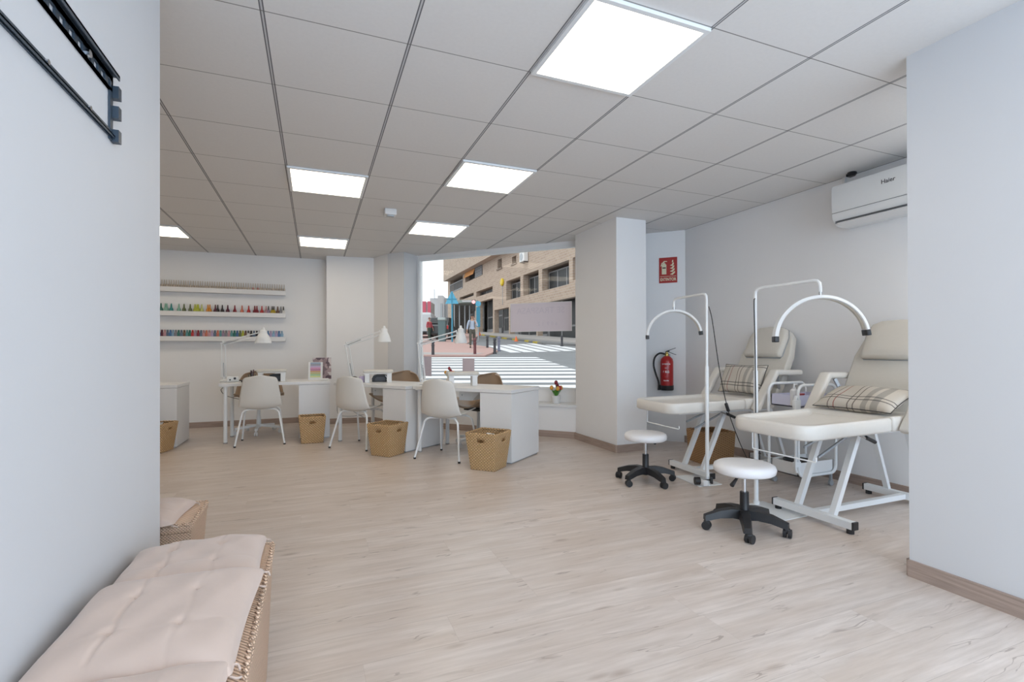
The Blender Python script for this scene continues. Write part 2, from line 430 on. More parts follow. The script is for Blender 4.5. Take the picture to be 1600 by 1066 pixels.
# ------------------------------------------------------------------ ceiling lights
GX, GY = -1.401, 2.2388
def led(i, j, label):
    x, y = GX+.6*(i+.5), GY+.6*(j+.5)
    t = thing('ceiling_light', label, 'ceiling light', (x, y, CE-.012), 0, 'square LED panels in the ceiling grid')
    m = MB()
    for s in (-1, 1):
        m.bx(-.296, .296, s*.296, s*.274, -.004, .0115); m.bx(s*.296, s*.274, -.274, .274, -.004, .0115)
    m.build('frame', WMETAL, t, weld=False)
    MB().bx(-.274, .274, -.274, .274, .0, .009).build('diffuser', LITPANEL, t)
led(4, -1, 'large lit square ceiling panel nearest the camera, top centre of the picture')
led(4, 2, 'lit square ceiling panel in the middle of the row running toward the shop window')
led(4, 5, 'lit square ceiling panel nearest the shop window, in front of the window header')
led(2, 3, 'lit square ceiling panel between the grid runners, left of the ceiling alarm')
led(2, 7, 'lit square ceiling panel above the wall pillar, far middle')
led(-1, 7, 'lit square ceiling panel at far left, cut off by the near white wall')
for i, j in ((-1, 3), (4, -4), (-4, 3), (-4, 7), (1, -4), (8, -2), (7, -3)):  # unseen panels added to brighten the room, some for the bed wall
    led(i, j, 'added square fill light panel in the ceiling, outside the picture, hidden by a near wall or behind the camera')
t = thing('ceiling_alarm', 'small white box alarm on the ceiling between the lit panels', 'alarm', (.69, 4.95, CE))
MB().box((0, 0, -.03), (.115, .115, .06), None, .008).build('housing', WHITE, t)
MB().box((0, -.02, -.066), (.07, .05, .014), None, .005).build('lens', GREYM, t)
t = MB().lathe([(.0, 0), (.03, 0), (.035, -.012), (.022, -.03), (0, -.032)], (3.93, 2.58, CE)).box((3.93, 2.60, CE-.02), (.05, .02, .02)).build('ceiling_grommet', BLACK)
tag(t, 'small black cable grommet in the ceiling corner above the air conditioner', 'cable grommet')

# ------------------------------------------------------------------ television bracket on the near left wall
t = thing('television_bracket', 'dark blue metal television wall bracket without a television on the near left wall', 'wall bracket', (-.53, 1.685, 1.675))
def rail(y0, y1, z0, z1, slots):
    m = MB(); n = slots; L = (y1-y0)
    h = z1-z0
    m.bx(.004, .022, y0, y1, z1-.006, z1-.0); m.bx(.001, .006, y0, y1, z0, z0+.009)
    m.bx(.001, .006, y0, y1, z1-.02, z1)
    m.bx(.019, .022, y0, y1, z1-.014, z1)
    m.bx(.001, .006, y0, y1, z0, z0+h*.16); m.bx(.001, .006, y0, y1, z1-h*.45, z1)
    for k in range(n+1):
        c = y0+L*k/n; a = max(y0, c-L/n*.20); b = min(y1, c+L/n*.20)
        m.bx(.001, .006, a, b, z0, z1)
    return m
rail(-1.0, 0, .124, .174, 22).build('upper_rail', DARKBLUE, t, weld=False)
m = MB().bx(.001, .012, -1.0, 0, .0, .004); m.bx(.001, .005, -1.0, 0, -.004, .018); m.bx(.010, .012, -1.0, 0, -.004, .004)
m.build('lower_rail', DARKBLUE, t, weld=False)
m = MB().bx(.001, .006, -.02, .0, -.01, .174)
for z0 in (.0, .066, .122): m.bx(.001, .02, -.004, .018, z0-.012, z0+.022)
m.build('end_plate', DARKBLUE, t, weld=False)
for y in (-.16, -.37):
    MB().cyl((.003, y, .010), (.012, y, .010), .006, n=8).build('screw', STEEL, t)
MB().cyl((.004, -.17, .141), (.014, -.17, .141), .010, n=8).build('screw', STEEL, t)

# ------------------------------------------------------------------ wicker chests and pads by the left wall
def chest(name, label, x0, x1, y0, y1, h, group):
    t = thing(name, label, 'wicker chest', ((x0+x1)/2, (y0+y1)/2, 0), 0, group)
    w_, d_ = (x1-x0), (y1-y0); k = .92
    m = MB(); nu = 40
    def ring(s, z): return [(-w_/2*s, -d_/2*s, z), (w_/2*s, -d_/2*s, z), (w_/2*s, d_/2*s, z), (-w_/2*s, d_/2*s, z)]
    b = ring(k, .0); u = ring(1, h-.035)
    for i in range(4): m.quad(b[i], b[(i+1) % 4], u[(i+1) % 4], u[i])
    m.quad(*b[::-1]); m.quad(*u)
    m.build('body', WICK2, t)
    MB().box((0, 0, h-.018), (w_+.012, d_+.012, .036), None, .014, 3).build('lid', WICK2, t)
    m = MB(); N = 120; pts = []
    per = [(-w_/2, -d_/2), (w_/2, -d_/2), (w_/2, d_/2), (-w_/2, d_/2), (-w_/2, -d_/2)]
    for off in (0, 1):
        pts = []
        for a, b_ in zip(per[:-1], per[1:]):
            n = max(6, int(((a[0]-b_[0])**2+(a[1]-b_[1])**2)**.5/.012))
            for q in range(n):
                f = q/n; ph = len(pts)*PI/2+off*PI
                pts.append((a[0]+(b_[0]-a[0])*f+.004*math.cos(ph), a[1]+(b_[1]-a[1])*f+.004*math.cos(ph), h-.004+.005*math.sin(ph)))
        m.tube(pts, .0055, 5)
    m.build('braided_edge', WICK2, t, weld=False)
    return t
chest('wicker_chest', 'long pale wicker chest under the pink pads in the near left corner', -.508, -.135, .66, 1.86, .42, 'wicker chests along the left side')
chest('wicker_chest', 'pale wicker chest farther back, half hidden by the end of the near white wall', -1.15, -.44, 2.195, 2.49, .42, 'wicker chests along the left side')
def pad(label, cx, cy, sx, sy, z, rz, seed, tilt=(0, 0), h=.055):
    rnd = random.Random(seed)
    t = thing('seat_pad', label, 'cushion', (cx, cy, z), rz, 'pale pink tufted pads on the wicker chests')
    t.rotation_euler = (tilt[0], tilt[1], rz)
    tf = [(.33, .33), (.67, .33), (.33, .67), (.67, .67)]
    def edge(u): return max(0., 1-abs(2*u-1)**4.5)
    def shape(u, v, up):
        U, V = 2*u-1, 2*v-1
        pull = 1-.045*(1-abs(V)**2)*abs(U)**3; pull2 = 1-.045*(1-abs(U)**2)*abs(V)**3
        x = U*sx/2*pull; y = V*sy/2*pull2
        e = (edge(u)*edge(v))**.42
        if up:
            zz = e*h
            for a, b in tf: zz -= .008*math.exp(-(((u-a)**2+(v-b)**2)/.0012))*e
            zz -= .0045*e*math.exp(-((u-.33-.012*math.sin(v*17+seed))**2)/.00018)*(1 if .12 < v < .88 else .2)
            zz -= .002*e*math.exp(-((u-.67-.012*math.sin(v*14+seed))**2)/.0002)
            zz -= .0015*e*math.exp(-((v-.33-.012*math.sin(u*14+seed))**2)/.0003)
            zz += .0035*math.sin(u*19+seed)*math.sin(v*13+seed*2)*e
        else: zz = -.004*e
        zz += .010*(abs(U)**6*abs(V)**6)
        return (x, y, zz)
    m = MB().grid(lambda u, v: shape(u, v, True), 84, 60); m.grid(lambda u, v: shape(u, v, False), 84, 60)
    m.build('pad', PINKCLOTH, t, ang=60)
    for a, b in tf:
        x, y, zz = shape(a, b, True)
        MB().sphere((x, y, zz), .006, 8, (1, 1, .5)).build('button', PINKCLOTH, t)
    m = MB()
    for sx_, sy_ in ((1, 1), (1, -1)):
        x, y = sx_*sx/2*.98, sy_*sy/2*.98
        MB().tube(bez([(x, y, .005), (x+.012, y+.004*sy_, .002), (x+.018, y-.006*sy_, -.004)], 4), .0025, 5).build('tie', PINKCLOTH, t)
    return t
pad('pale pink pad on the long wicker chest, the farthest of its three', -.330, 1.675, .365, .40, .432, R(2), 1, (R(-2), 0), .058)
pad('large pale pink pad in the middle of the long wicker chest, overlapping the pad behind', -.328, 1.315, .375, .42, .448, R(-3), 2, (R(4), 0), .06)
pad('pale pink pad at the bottom edge of the picture on the long wicker chest', -.335, .93, .345, .42, .432, R(-2), 3, (R(2), 0))
pad('pale pink pad on the farther wicker chest behind the near white wall', -.73, 2.32, .50, .29, .424, R(-4), 4)

# ------------------------------------------------------------------ wall shelves and nail polish bottles
def shelf(z0, label):
    t = thing('wall_shelf', label, 'shelf', (-1.35, 8.03, z0), 0, 'three white picture ledges on the back wall')
    MB().bx(-.93, .945, -.118, -.001, 0, .048).build('ledge', WHITE, t)
    MB().bx(-.93, .945, -.118, -.108, .048, .064).build('front_lip', WHITE, t)
    MB().bx(-.93, .945, -.014, -.001, .048, .085).build('back_rail', WHITE, t)
SZ = (1.893, 1.563, 1.217)
shelf(SZ[0], 'top white wall shelf holding the row of clear bottles')
shelf(SZ[1], 'middle white wall shelf holding spaced coloured nail polishes')
shelf(SZ[2], 'bottom white wall shelf holding crowded pastel and blue nail polishes')
COLS = {'clear taupe': (.50, .42, .34), 'pale rose': (.50, .20, .17), 'dark green': (.02, .14, .11), 'mint green': (.22, .42, .33), 'teal': (.02, .23, .22), 'olive': (.12, .14, .06),
 'yellow green': (.42, .45, .04), 'pale lime': (.52, .55, .20), 'orange': (.62, .24, .02), 'black': (.02, .015, .02), 'plum': (.10, .02, .04), 'red': (.45, .03, .03), 'coral': (.55, .17, .11),
 'dark red': (.22, .015, .03), 'pink': (.50, .27, .29), 'mauve': (.30, .22, .30), 'blue': (.06, .16, .34), 'light blue': (.24, .40, .55), 'slate blue': (.10, .15, .22), 'grey': (.22, .22, .24),
 'gold': (.45, .33, .03), 'lilac': (.42, .33, .50), 'brown': (.16, .08, .05), 'white': (.66, .65, .63), 'turquoise': (.09, .28, .29)}
CM = {k: mat(k+' lacquer', v, .35) for k, v in COLS.items()}
CAPM = mat('bottle cap', (.05, .045, .045), .35)
protos = {}
def bottle(kind, colname, x, zi, label, group):
    key = (kind, colname)
    z = SZ[zi]+.0485; y = 8.03-.062+random.uniform(-.006, .006)
    if key in protos:
        return dup(protos[key], label, group, (x, y, z))
    t = thing('polish_bottle', label, 'nail polish', (x, y, z), 0, group)
    m = CM[colname]
    if kind == 'thin':
        MB().lathe([(.0, 0), (.012, 0), (.0135, .004), (.0135, .044), (.008, .054), (.0, .054)], n=8).build('bottle', m, t)
        MB().lathe([(.0, .052), (.0055, .052), (.0042, .112), (.0, .113)], n=8).build('cap', CM['clear taupe'], t)
    elif kind == 'cone':
        MB().lathe([(.0, 0), (.027, 0), (.028, .006), (.021, .050), (.012, .064), (.0, .064)], n=10).build('bottle', m, t)
        MB().lathe([(.0, .062), (.0115, .062), (.007, .118), (.0, .12)], n=10).build('cap', m if colname not in ('white', 'gold', 'mauve') else CAPM, t)
    else:
        MB().box((0, 0, .034), (.042, .036, .068), None, .008).build('bottle', m, t)
        MB().lathe([(.0, .066), (.013, .066), (.011, .104), (.0, .105)], n=10).build('cap', m if colname not in ('white',) else CAPM, t)
    protos[key] = t
    return t
def pxX(u): # x on the back wall of a column of the photograph
    d = Fv + Rv*((u-800)/F_PX); return d.x/d.y*7.965
for k in range(56):
    u = 238+k*3.75
    rose = k in (42, 44)
    bottle('thin', 'pale rose' if rose else 'clear taupe', pxX(u), 0,
           'slim pale rose polish bottle among the clear ones on the top shelf' if rose else 'slim clear taupe nail polish bottle in the row on the top wall shelf',
           'slim bottles on the top shelf')
row2 = [(51, 'dark green'), (101, 'mint green'), (118, 'mint green'), (172, 'teal'), (262, 'mint green'), (325, 'olive'), (398, 'olive'), (455, 'yellow green'), (478, 'yellow green'), (495, 'yellow green'), (535, 'pale lime'),
        (608, 'orange'), (632, 'orange'), (697, 'plum'), (727, 'black'), (780, 'black'), (845, 'plum'), (928, 'dark red'), (1015, 'coral'), (1095, 'red'), (1167, 'dark red'), (1192, 'dark red'), (1252, 'red'),
        (1302, 'pink'), (1330, 'mauve'), (1375, 'gold'), (1395, 'gold'), (1440, 'brown'), (1478, 'grey'), (1508, 'white')]
def between(names, k):
    a = names[k-1] if k else None; b = names[k+1] if k+1 < len(names) else None
    if a is None: return 'leftmost, beside a %s one' % b
    if b is None: return 'rightmost, beside a %s one' % a
    return 'between %s and %s ones' % (a, b)
n2 = [c for u, c in row2]
for k, (u, c) in enumerate(row2):
    bottle('cone', c, pxX(245+u/7.62), 1, '%s cone polish bottle %s, middle wall shelf' % (c, between(n2, k)), 'cone-shaped polishes on the middle shelf')
row3 = 'slate blue,mauve,blue,plum,pink,slate blue,blue,light blue,grey,dark green,slate blue,brown,turquoise,dark green,red,mauve,dark red,slate blue,pink,coral,pink,lilac,slate blue,coral,turquoise,mauve,grey,pink,turquoise,dark green,blue,olive,yellow green,brown,white,black,slate blue,black,grey,slate blue,mauve,blue,lilac,light blue,lilac,blue,light blue'.split(',')
for k, c in enumerate(row3):
    bottle('block', c, pxX(240+k*4.36), 2, '%s square polish bottle %s, bottom wall shelf' % (c, between(row3, k)), 'square polishes on the bottom shelf')

# ------------------------------------------------------------------ desks
DZ = .70
def make_desk(label, loc, rz, rng=None, right_only=False, box=False):
    t = thing('manicure_desk', label, 'desk', loc, rz, 'white manicure desks')
    MB().box((.6, .3, DZ-.017), (1.2, .6, .034), None, .0015, 1).build('tabletop', WHITE, t, ang=20)
    if not right_only:
        for y in (.045, .535):
            m = MB().cyl((.06, y, .012), (.06, y, DZ-.036), .0215, n=20).cyl((.06, y, DZ-.042), (.06, y, DZ-.034), .045, n=20)
            l = m.build('leg', WMETAL, t); MB().cyl((.06, y, 0), (.06, y, .014), .023, n=20).build('foot', flat('grey foot', (.35, .35, .35)) if 'grey foot' not in bpy.data.materials else bpy.data.materials['grey foot'], l)
    c = MB().bx(.845, 1.197, .006, .586, .012, DZ-.037).build('cabinet', WHITE, t, ang=20)
    MB().bx(.86, 1.185, .02, .57, .0, .012).build('plinth', GREYM, c, ang=20)
    for k in range(4):
        z0 = .05+k*.152
        MB().bx(.852, 1.19, .586, .602, z0, z0+.146).build('drawer', WHITE, t, ang=20)
    if box:
        MB().prism([(.46, DZ-.036), (.74, DZ-.036), (.62, DZ-.145), (.46, DZ-.145)], .20, .46, 'y').build('dust_box', WHITE, t, ang=20)
        MB().cyl((.5, .199, DZ-.09), (.5, .192, DZ-.09), .006, n=10).build('screw', GREYM, t)
    return t
AN2 = math.atan2(-.825, .565); AN3 = math.atan2(-.776, .63)
def fr(p, rz):  # local frame -> world
    def f(x, y, z=0.): return (p[0]+x*math.cos(rz)-y*math.sin(rz), p[1]+x*math.sin(rz)+y*math.cos(rz), z)
    return f
P1 = (-1.03, 6.485); P2 = (.203, 6.192); P3 = (.957, 5.216)
d1, d2, d3 = fr(P1, 0), fr(P2, AN2), fr(P3, AN3)
make_desk('white manicure desk nearest the polish shelves, parallel to the back wall', (*P1, 0), 0)
make_desk('white manicure desk in the middle of the row, in front of the wall pillar', (*P2, 0), AN2, box=True)
make_desk('white manicure desk nearest the camera, in front of the shop window', (*P3, 0), AN3, box=True)
make_desk('white manicure desk at far left, mostly hidden by the near white wall', (-2.63, 6.46, 0), 0)

# ------------------------------------------------------------------ baskets
def basket(label, loc, rz, top=.29, bot=.225, h=.33, m_=None, slot=True, group='square wicker waste baskets'):
    m_ = m_ or WICK
    t = thing('waste_basket', label, 'basket', loc, rz, group)
    m = MB(); nu, nv = 30, 24
    for k in range(4):
        ro = Matrix.Rotation(k*PI/2, 3, 'Z')
        def fn(u, v):
            s = (bot+(top-bot)*v)/2
            b = .004*math.sin(v*nv*PI)**2
            p = Vector(((2*u-1)*s, -s-.003*(1-(2*u-1)**2)-b*0, v*h)); return ro @ p
        sk = (lambda u, v: abs(u-.5) < .14 and abs(v-.80) < .055) if slot else None
        m.grid(fn, nu, nv, sk)
    s = bot/2-.001
    m.quad((-s, -s, .004), (s, -s, .004), (s, s, .004), (-s, s, .004))
    o = m.build('basket_wall', m_, t, ang=40); solid(o, .010, 1)
    m = MB(); per = [(-1, -1), (1, -1), (1, 1), (-1, 1), (-1, -1)]
    for off in (0, PI):
        pts = []
        for a, b in zip(per[:-1], per[1:]):
            n = 16
            for q in range(n):
                f = q/n; ph = len(pts)*PI/2.5+off
                pts.append(((a[0]+(b[0]-a[0])*f)*top/2+.004*math.cos(ph), (a[1]+(b[1]-a[1])*f)*top/2+.004*math.cos(ph), h+.004*math.sin(ph)))
        pts.append(pts[0]); m.tube(pts, .0065, 6)
    m.build('rim', m_, t, weld=False)
    if slot:
        for k in range(4):
            ro = Matrix.Rotation(k*PI/2, 3, 'Z'); v = .80; s = (bot+(top-bot)*v)/2+.004
            pts = []
            for q in range(17):
                a = 2*PI*q/16
                pts.append(ro @ Vector((math.cos(a)*.046, -s-.001-(math.sin(a)*.018)*(top-bot)/2/h, v*h+math.sin(a)*.02)))
            MB().tube(pts, .005, 6).build('handle_rim', m_, t)
    return t
basket('tan wicker waste basket in front of the desk nearest the polish shelves', (-.035, 6.29, 0), R(2), .275, .22, .30)
basket('tan wicker waste basket standing turned in front of the middle desk cabinet', (.70, 5.215, 0), AN2+R(8), .285, .22, .32)
basket('tan wicker waste basket with paper in it, beside the desk nearest the camera', (1.475, 4.255, 0), AN3+R(4), .30, .225, .33)
basket('tan wicker waste basket at far left beside the mostly hidden desk', (-1.60, 6.32, 0), R(-14), .30, .23, .30)
t = basket('brown rattan basket on the floor under the farther treatment bed', (3.52, 3.66, 0), R(-8), .30, .27, .30, WICKD, False, 'rattan storage baskets')
t = thing('crumpled_paper', 'crumpled white paper inside the wicker basket nearest the camera', 'paper', (1.50, 4.29, .22))
m = MB(); rnd = random.Random(3)
q = bmesh.ops.create_icosphere(m.bm, subdivisions=2, radius=.055)
for v in q['verts']: v.co *= rnd.uniform(.75, 1.1); v.co.z = v.co.z*.7+.055
m.build('paper', WHITE, t, ang=10)

# ------------------------------------------------------------------ shell chairs
def shell(m_, t, hgt=.80, seat=.43, wb=.215, wt=.165, curl=.055, dome=.16):
    prof = [(.225, seat-.014), (.20, seat), (.12, seat-.006), (.02, seat-.018), (-.08, seat-.024), (-.15, seat-.018), (-.195, seat+.018), (-.222, seat+.08), (-.238, seat+.17), (-.248, seat+.26), (-.256, hgt-.03), (-.259, hgt)]
    P = bez([(0, a, b) for a, b in prof], 4); n = len(P)-1
    def fn(u, v):
        f = v*n; i = min(int(f), n-1); q = P[i].lerp(P[i+1], f-i)
        U = 2*u-1
        hw = wb-.012*math.cos(min(1, v*1.9)*PI)
        if v > .52: k = (v-.52)/.48; hw = hw-(hw-wt)*k*k*(3-2*k)*.55-(hw-wt)*.45*k
        e = 1.
        if v > 1-dome: e = max(.02, 1-((v-(1-dome))/dome)**2.6)**.42 if v < .9999 else .45
        if v > 1-dome: e = max(e, .45)
        if v < .09: e = 1-.22*((.09-v)/.09)**2
        x = U*hw*e
        c = abs(U)**2.2
        bk = min(1., max(0., (v-.40)/.16)); bk = bk*bk*(3-2*bk)
        dz = 0
        if v > 1-dome: dz = -.022*abs(U)**2.5*((v-(1-dome))/dome)**1.5
        return (x, q.y+curl*c*bk, q.z+curl*.9*c*(1-bk)**.7+dz)
    o = MB().grid(fn, 24, 60).build('seat_shell', m_, t, ang=70)
    solid(o, .009, 0); return o
def client_chair(label, loc, rz):
    t = thing('visitor_chair', label, 'chair', loc, rz, 'off-white shell chairs with tube legs')
    shell(OFFW, t)
    for sx in (-1, 1):
        for sy, x0, x1, y1 in ((-1, .17, .252, -.235), (1, .165, .225, .225)):
            pts = bez([(sx*.05, sy*.10, .402), (sx*(x0-.03), sy*.135, .402), (sx*(x0+.01), sy*.15, .375), (sx*(x0+.025), sy*.158, .33), (sx*x1, y1, .012)], 6)
            l = MB().tube(pts, .0105, 10).build('leg', WMETAL, t)
            MB().cyl((sx*x1, y1, 0), (sx*(x1-.001), y1, .016), .0125, n=12).build('foot', RUBBER, l)
    m = MB()
    for sy in (-1, 1): m.bar((-.14, sy*.10, .405), (.14, sy*.10, .405), .03, .012)
    m.build('seat_bracket', WMETAL, t, weld=False)
    return t
ca = client_chair('off-white shell chair seen from behind at the desk nearest the polish shelves', (-.585, 6.45, 0), R(1))
for lab, loc, rz in (('off-white shell chair at the middle desk, seen half from the side', (.49, 5.79, 0), R(-44)),
                     ('off-white shell chair at the desk nearest the camera, in front of the shop window', (1.26, 4.87, 0), R(-45))):
    dup(ca, lab, None, loc, rz)
def tech_chair(label, loc, rz):
    t = thing('swivel_chair', label, 'swivel chair', loc, rz, 'taupe shell swivel chairs behind the desks')
    shell(TAUPE, t, .815, .45, .285, .22, .10, .34)
    MB().cyl((0, 0, .20), (0, 0, .40), .022, n=16).cyl((0, 0, .075), (0, 0, .22), .030, .026, n=16).build('gas_column', WMETAL, t)
    MB().bx(-.12, .12, -.10, .12, .398, .418).build('seat_plate', BLACK, t)
    MB().tube([(.0, .02, .40), (.2, .03, .395), (.22, .03, .395)], .006, 6).build('height_lever', BLACK, t)
    for k in range(5):
        a = 2*PI*k/5+.3; c, s = math.cos(a), math.sin(a)
        l = MB().bar((0, 0, .105), (c*.27, s*.27, .078), .035, .026).build('base_arm', WMETAL, t)
        m = MB()
        for o in (-.012, .012):
            q = Vector((c*.28-s*o, s*.28+c*o, .026)); m.cyl(q-Vector((-s, c, 0))*.007, q+Vector((-s, c, 0))*.007, .026, n=14)
        m.cyl((c*.272, s*.272, .03), (c*.272, s*.272, .085), .008, n=8)
        m.build('castor', WHITE, l, weld=False)
    return t
tech_chair('taupe swivel chair behind the desk nearest the polish shelves', (-.69, 7.22, 0), R(180))
tech_chair('taupe swivel chair behind the middle desk, only its back top showing', (.965, 6.33, 0), AN2+R(195))
tech_chair('taupe swivel chair behind the desk nearest the camera', (1.73, 5.33, 0), AN3+R(165))

# ------------------------------------------------------------------ desk lamps, hand rests, drying lamps and small things
def desk_lamp(label, base, elbow, head, sr=.085):
    t = thing('desk_lamp', label, 'desk lamp', base, 0, 'white architect lamps clamped to the desks')
    b = Vector(base); e = Vector(elbow)-b; h = Vector(head)-b
    m = MB().lathe([(0, 0), (.042, 0), (.044, .012), (.020, .026), (.016, .06), (.0, .062)])
    m.build('clamp_base', WMETAL, t)
    side = Vector((h.x-e.x, h.y-e.y, 0)).normalized()
    def arm(p, q, n):
        d = (q-p).normalized(); o = side.cross(Vector((0, 0, 1)))*.011
        off = d.cross(o).normalized()*.021
        m = MB()
        for s in (-1, 1): m.tube([p+off*s, q+off*s], .0068, 8)
        m.tube([p-off*1.6, p+off*1.6], .009, 8).tube([q-off*1.6, q+off*1.6], .009, 8)
        a = m.build(n, WMETAL, t, weld=False)
        MB().tube([p+off*.2+o, p+(q-p)*.42+o], .0055, 8).build('spring', GREYM, a)
    base_top = Vector((0, 0, .06))
    arm(base_top, e, 'lower_arm'); arm(e, h, 'upper_arm')
    MB().tube([e-side.cross(Vector((0, 0, 1)))*.014, e+side.cross(Vector((0, 0, 1)))*.014], .014, 10).build('elbow_joint', WMETAL, t)
    hc = h+side*.045
    MB().bar(h, hc, .014, .018).build('head_joint', WMETAL, t)
    k = sr/.085
    pr = [(.0, .092), (.012*k, .09), (.017*k, .078), (.019*k, .062), (.034*k, .058), (.042*k, .048), (.043*k, .018), (.052*k, .002), (.068*k, -.03), (.082*k, -.072), (.090*k, -.108), (.086*k, -.108), (.076*k, -.07), (.06*k, -.03), (.036*k, .0), (.03*k, .035), (0, .04)]
    MB().lathe(pr, hc+Vector((0, 0, -.005)), 28).build('lamp_shade', WMETAL, t, ang=50)
    return t
desk_lamp('white architect lamp reaching over the desk nearest the polish shelves', (-1.045, 6.93, DZ), (-1.05, 6.93, 1.17), (-.65, 6.88, 1.285), .092)
desk_lamp('white architect lamp on the middle desk in front of the wall pillar', (.42, 6.27, DZ), (.36, 6.30, 1.15), (.745, 6.20, 1.295), .078)
desk_lamp('white architect lamp in front of the shop window glass', (1.10, 5.36, DZ), (1.065, 5.36, 1.155), (1.475, 5.33, 1.27), .068)
def hand_rest(label, loc, rz):
    t = thing('hand_rest', label, 'hand rest', loc, rz, 'white padded hand rests bridging the desks')
    MB().box((0, 0, .132), (.34, .13, .038), None, .016, 4).build('pad', LEATHER2, t, ang=50)
    MB().bx(-.155, .155, -.05, .05, .104, .114).build('shelf', WHITE, t)
    for s in (-1, 1): MB().box((s*.125, 0, .052), (.055, .10, .104), None, .003, 1).build('leg', WHITE, t, ang=20)
    return t
x, y, _ = d1(.575, .23); hr = hand_rest('white hand rest with thin pad on the desk nearest the polish shelves', (x-.04, y, DZ), 0)
x, y, _ = d2(.47, .27); hand_rest('white hand rest with rounded pad on the middle desk', (x, y, DZ), AN2+R(48))
x, y, _ = d3(.46, .26); hand_rest('white hand rest with pad on the desk in front of the shop window', (x, y, DZ), AN3+R(46))
def drying_lamp(label, loc, rz):
    t = thing('drying_lamp', label, 'nail drying lamp', loc, rz, 'black nail drying lamps under the hand rests')
    m = MB(); pr = [(-.095, 0), (-.098, .04), (-.08, .075), (-.04, .088), (.04, .088), (.08, .075), (.098, .04), (.095, 0)]
    m.prism(pr, -.0, .14, 'y'); m.build('housing', BLACK, t, ang=40)
    MB().prism([(-.06, .012), (-.06, .04), (-.04, .058), (.04, .058), (.06, .04), (.06, .012)], -.003, .0005, 'y').build('hand_slot', flat('slot', (.06, .06, .07), .3) if 'slot' not in bpy.data.materials else bpy.data.materials['slot'], t)
    MB().tube([(.075, -.004, .02), (.08, -.004, .05), (.06, -.004, .072)], .005, 6).build('trim', STEEL, t)
    return t
x, y, _ = d1(.585, .30); drying_lamp('black drying lamp behind the hand rest on the desk nearest the polish shelves', (x, y, DZ), R(0))
x, y, _ = d2(.40, .36); drying_lamp('black drying lamp under the hand rest on the middle desk', (x, y, DZ), AN2+R(46))
# colour chart, patterned board, tray on first desk
x, y, _ = d1(1.03, .30)
t = thing('colour_chart', 'white framed chart of coloured swatch stripes leaning on the first desk cabinet', 'colour chart', (x, y, DZ), R(-6))
t.rotation_euler = (R(-12), 0, R(-6))
MB().bx(-.085, .085, 0, .018, 0, .235).build('board', WHITE, t, ang=20)
cc = [(.24, .33, .45), (.20, .20, .26), (.50, .36, .58), (.62, .20, .42), (.45, .10, .25), (.55, .30, .10), (.42, .42, .12), (.30, .52, .22), (.60, .66, .25)]
for k, c in enumerate(cc):
    MB().bx(-.062, .062, -.002, .0, .212-k*.022, .230-k*.022-.002-.0).build('swatch_row', flat('swatch %d' % k, c, .4), t)
m_, nt_, b_ = new_mat('purple facet print'); g = NT(nt_); vec, xyz = g.coords()
vo = nt_.nodes.new('ShaderNodeTexVoronoi'); vo.inputs['Scale'].default_value = 17; vo.distance = 'MANHATTAN'
nt_.links.new(vec, vo.inputs['Vector']); sp = nt_.nodes.new('ShaderNodeSeparateColor'); nt_.links.new(vo.outputs['Color'], sp.inputs[0])
c = g.mix(g.ramp(sp.outputs[0], .1, .9), (.09, .05, .065), (.42, .30, .30)); c = g.mix(g.math('GREATER_THAN', sp.outputs[1], .82), c, (.62, .55, .54))
nt_.links.new(c, b_.inputs['Base Color'])
x, y, _ = d1(1.115, .52)
t = thing('patterned_board', 'purple and grey facet patterned board leaning behind the colour chart', 'board', (x, y, DZ), 0)
t.rotation_euler = (R(-6), 0, 0)
MB().bx(-.115, .115, 0, .006, 0, .285).build('panel', m_, t, ang=20)
x, y, _ = d1(1.14, .22)
tag(MB().box((x, y, DZ+.012), (.10, .07, .024), None, .009, 3).build('small_tray', WHITE), 'small white rounded tray in front of the patterned board', 'tray')
# nail machine, jar with brushes on desk 1
x, y, _ = d1(.10, .30)
t = thing('nail_machine', 'small white electric nail machine with black knobs beside the first lamp', 'nail machine', (x, y, DZ), R(10))
MB().box((0, 0, .035), (.13, .11, .07), None, .018, 3).build('body', WMETAL, t, ang=50)
MB().cyl((.02, -.056, .045), (.02, -.064, .045), .014, n=14).build('knob', BLACK, t)
MB().cyl((-.03, -.056, .03), (-.03, -.062, .03), .009, n=14).build('knob', BLACK, t)
MB().tube(bez([(.06, -.02, .02), (.12, -.05, .012), (.17, -.02, .02), (.14, .03, .012)]), .007, 8).build('handpiece', BLACK, t)
x, y, _ = d1(.31, .30)
t = thing('brush_jar', 'clear jar of dark brushes and files on the first desk', 'jar', (x, y, DZ))
MB().lathe([(0, .002), (.036, .0), (.04, .004), (.042, .085), (.038, .085), (.036, .008), (0, .007)]).build('jar', GLASS, t, ang=40)
rnd = random.Random(5)
for k in range(9):
    a = rnd.uniform(0, 2*PI); r = rnd.uniform(.0, .022); L = rnd.uniform(.10, .15)
    MB().tube([(r*math.cos(a)*.5, r*math.sin(a)*.5, .012), (r*math.cos(a)*1.3, r*math.sin(a)*1.3, L)], .0045, 6).build('brush', (BLACK, CM['plum'], CM['grey'])[k % 3], t)
x, y, _ = d1(.27, .15)
t = thing('tool_roll', 'dark tool pouch lying beside the brush jar on the first desk', 'tool pouch', (x, y, DZ))
MB().box((0, 0, .016), (.12, .07, .032), None, .013, 3).build('pouch', CM['black'], t)
MB().tube([(-.05, -.04, .03), (.05, -.036, .034)], .004, 6).build('file', STEEL, t)
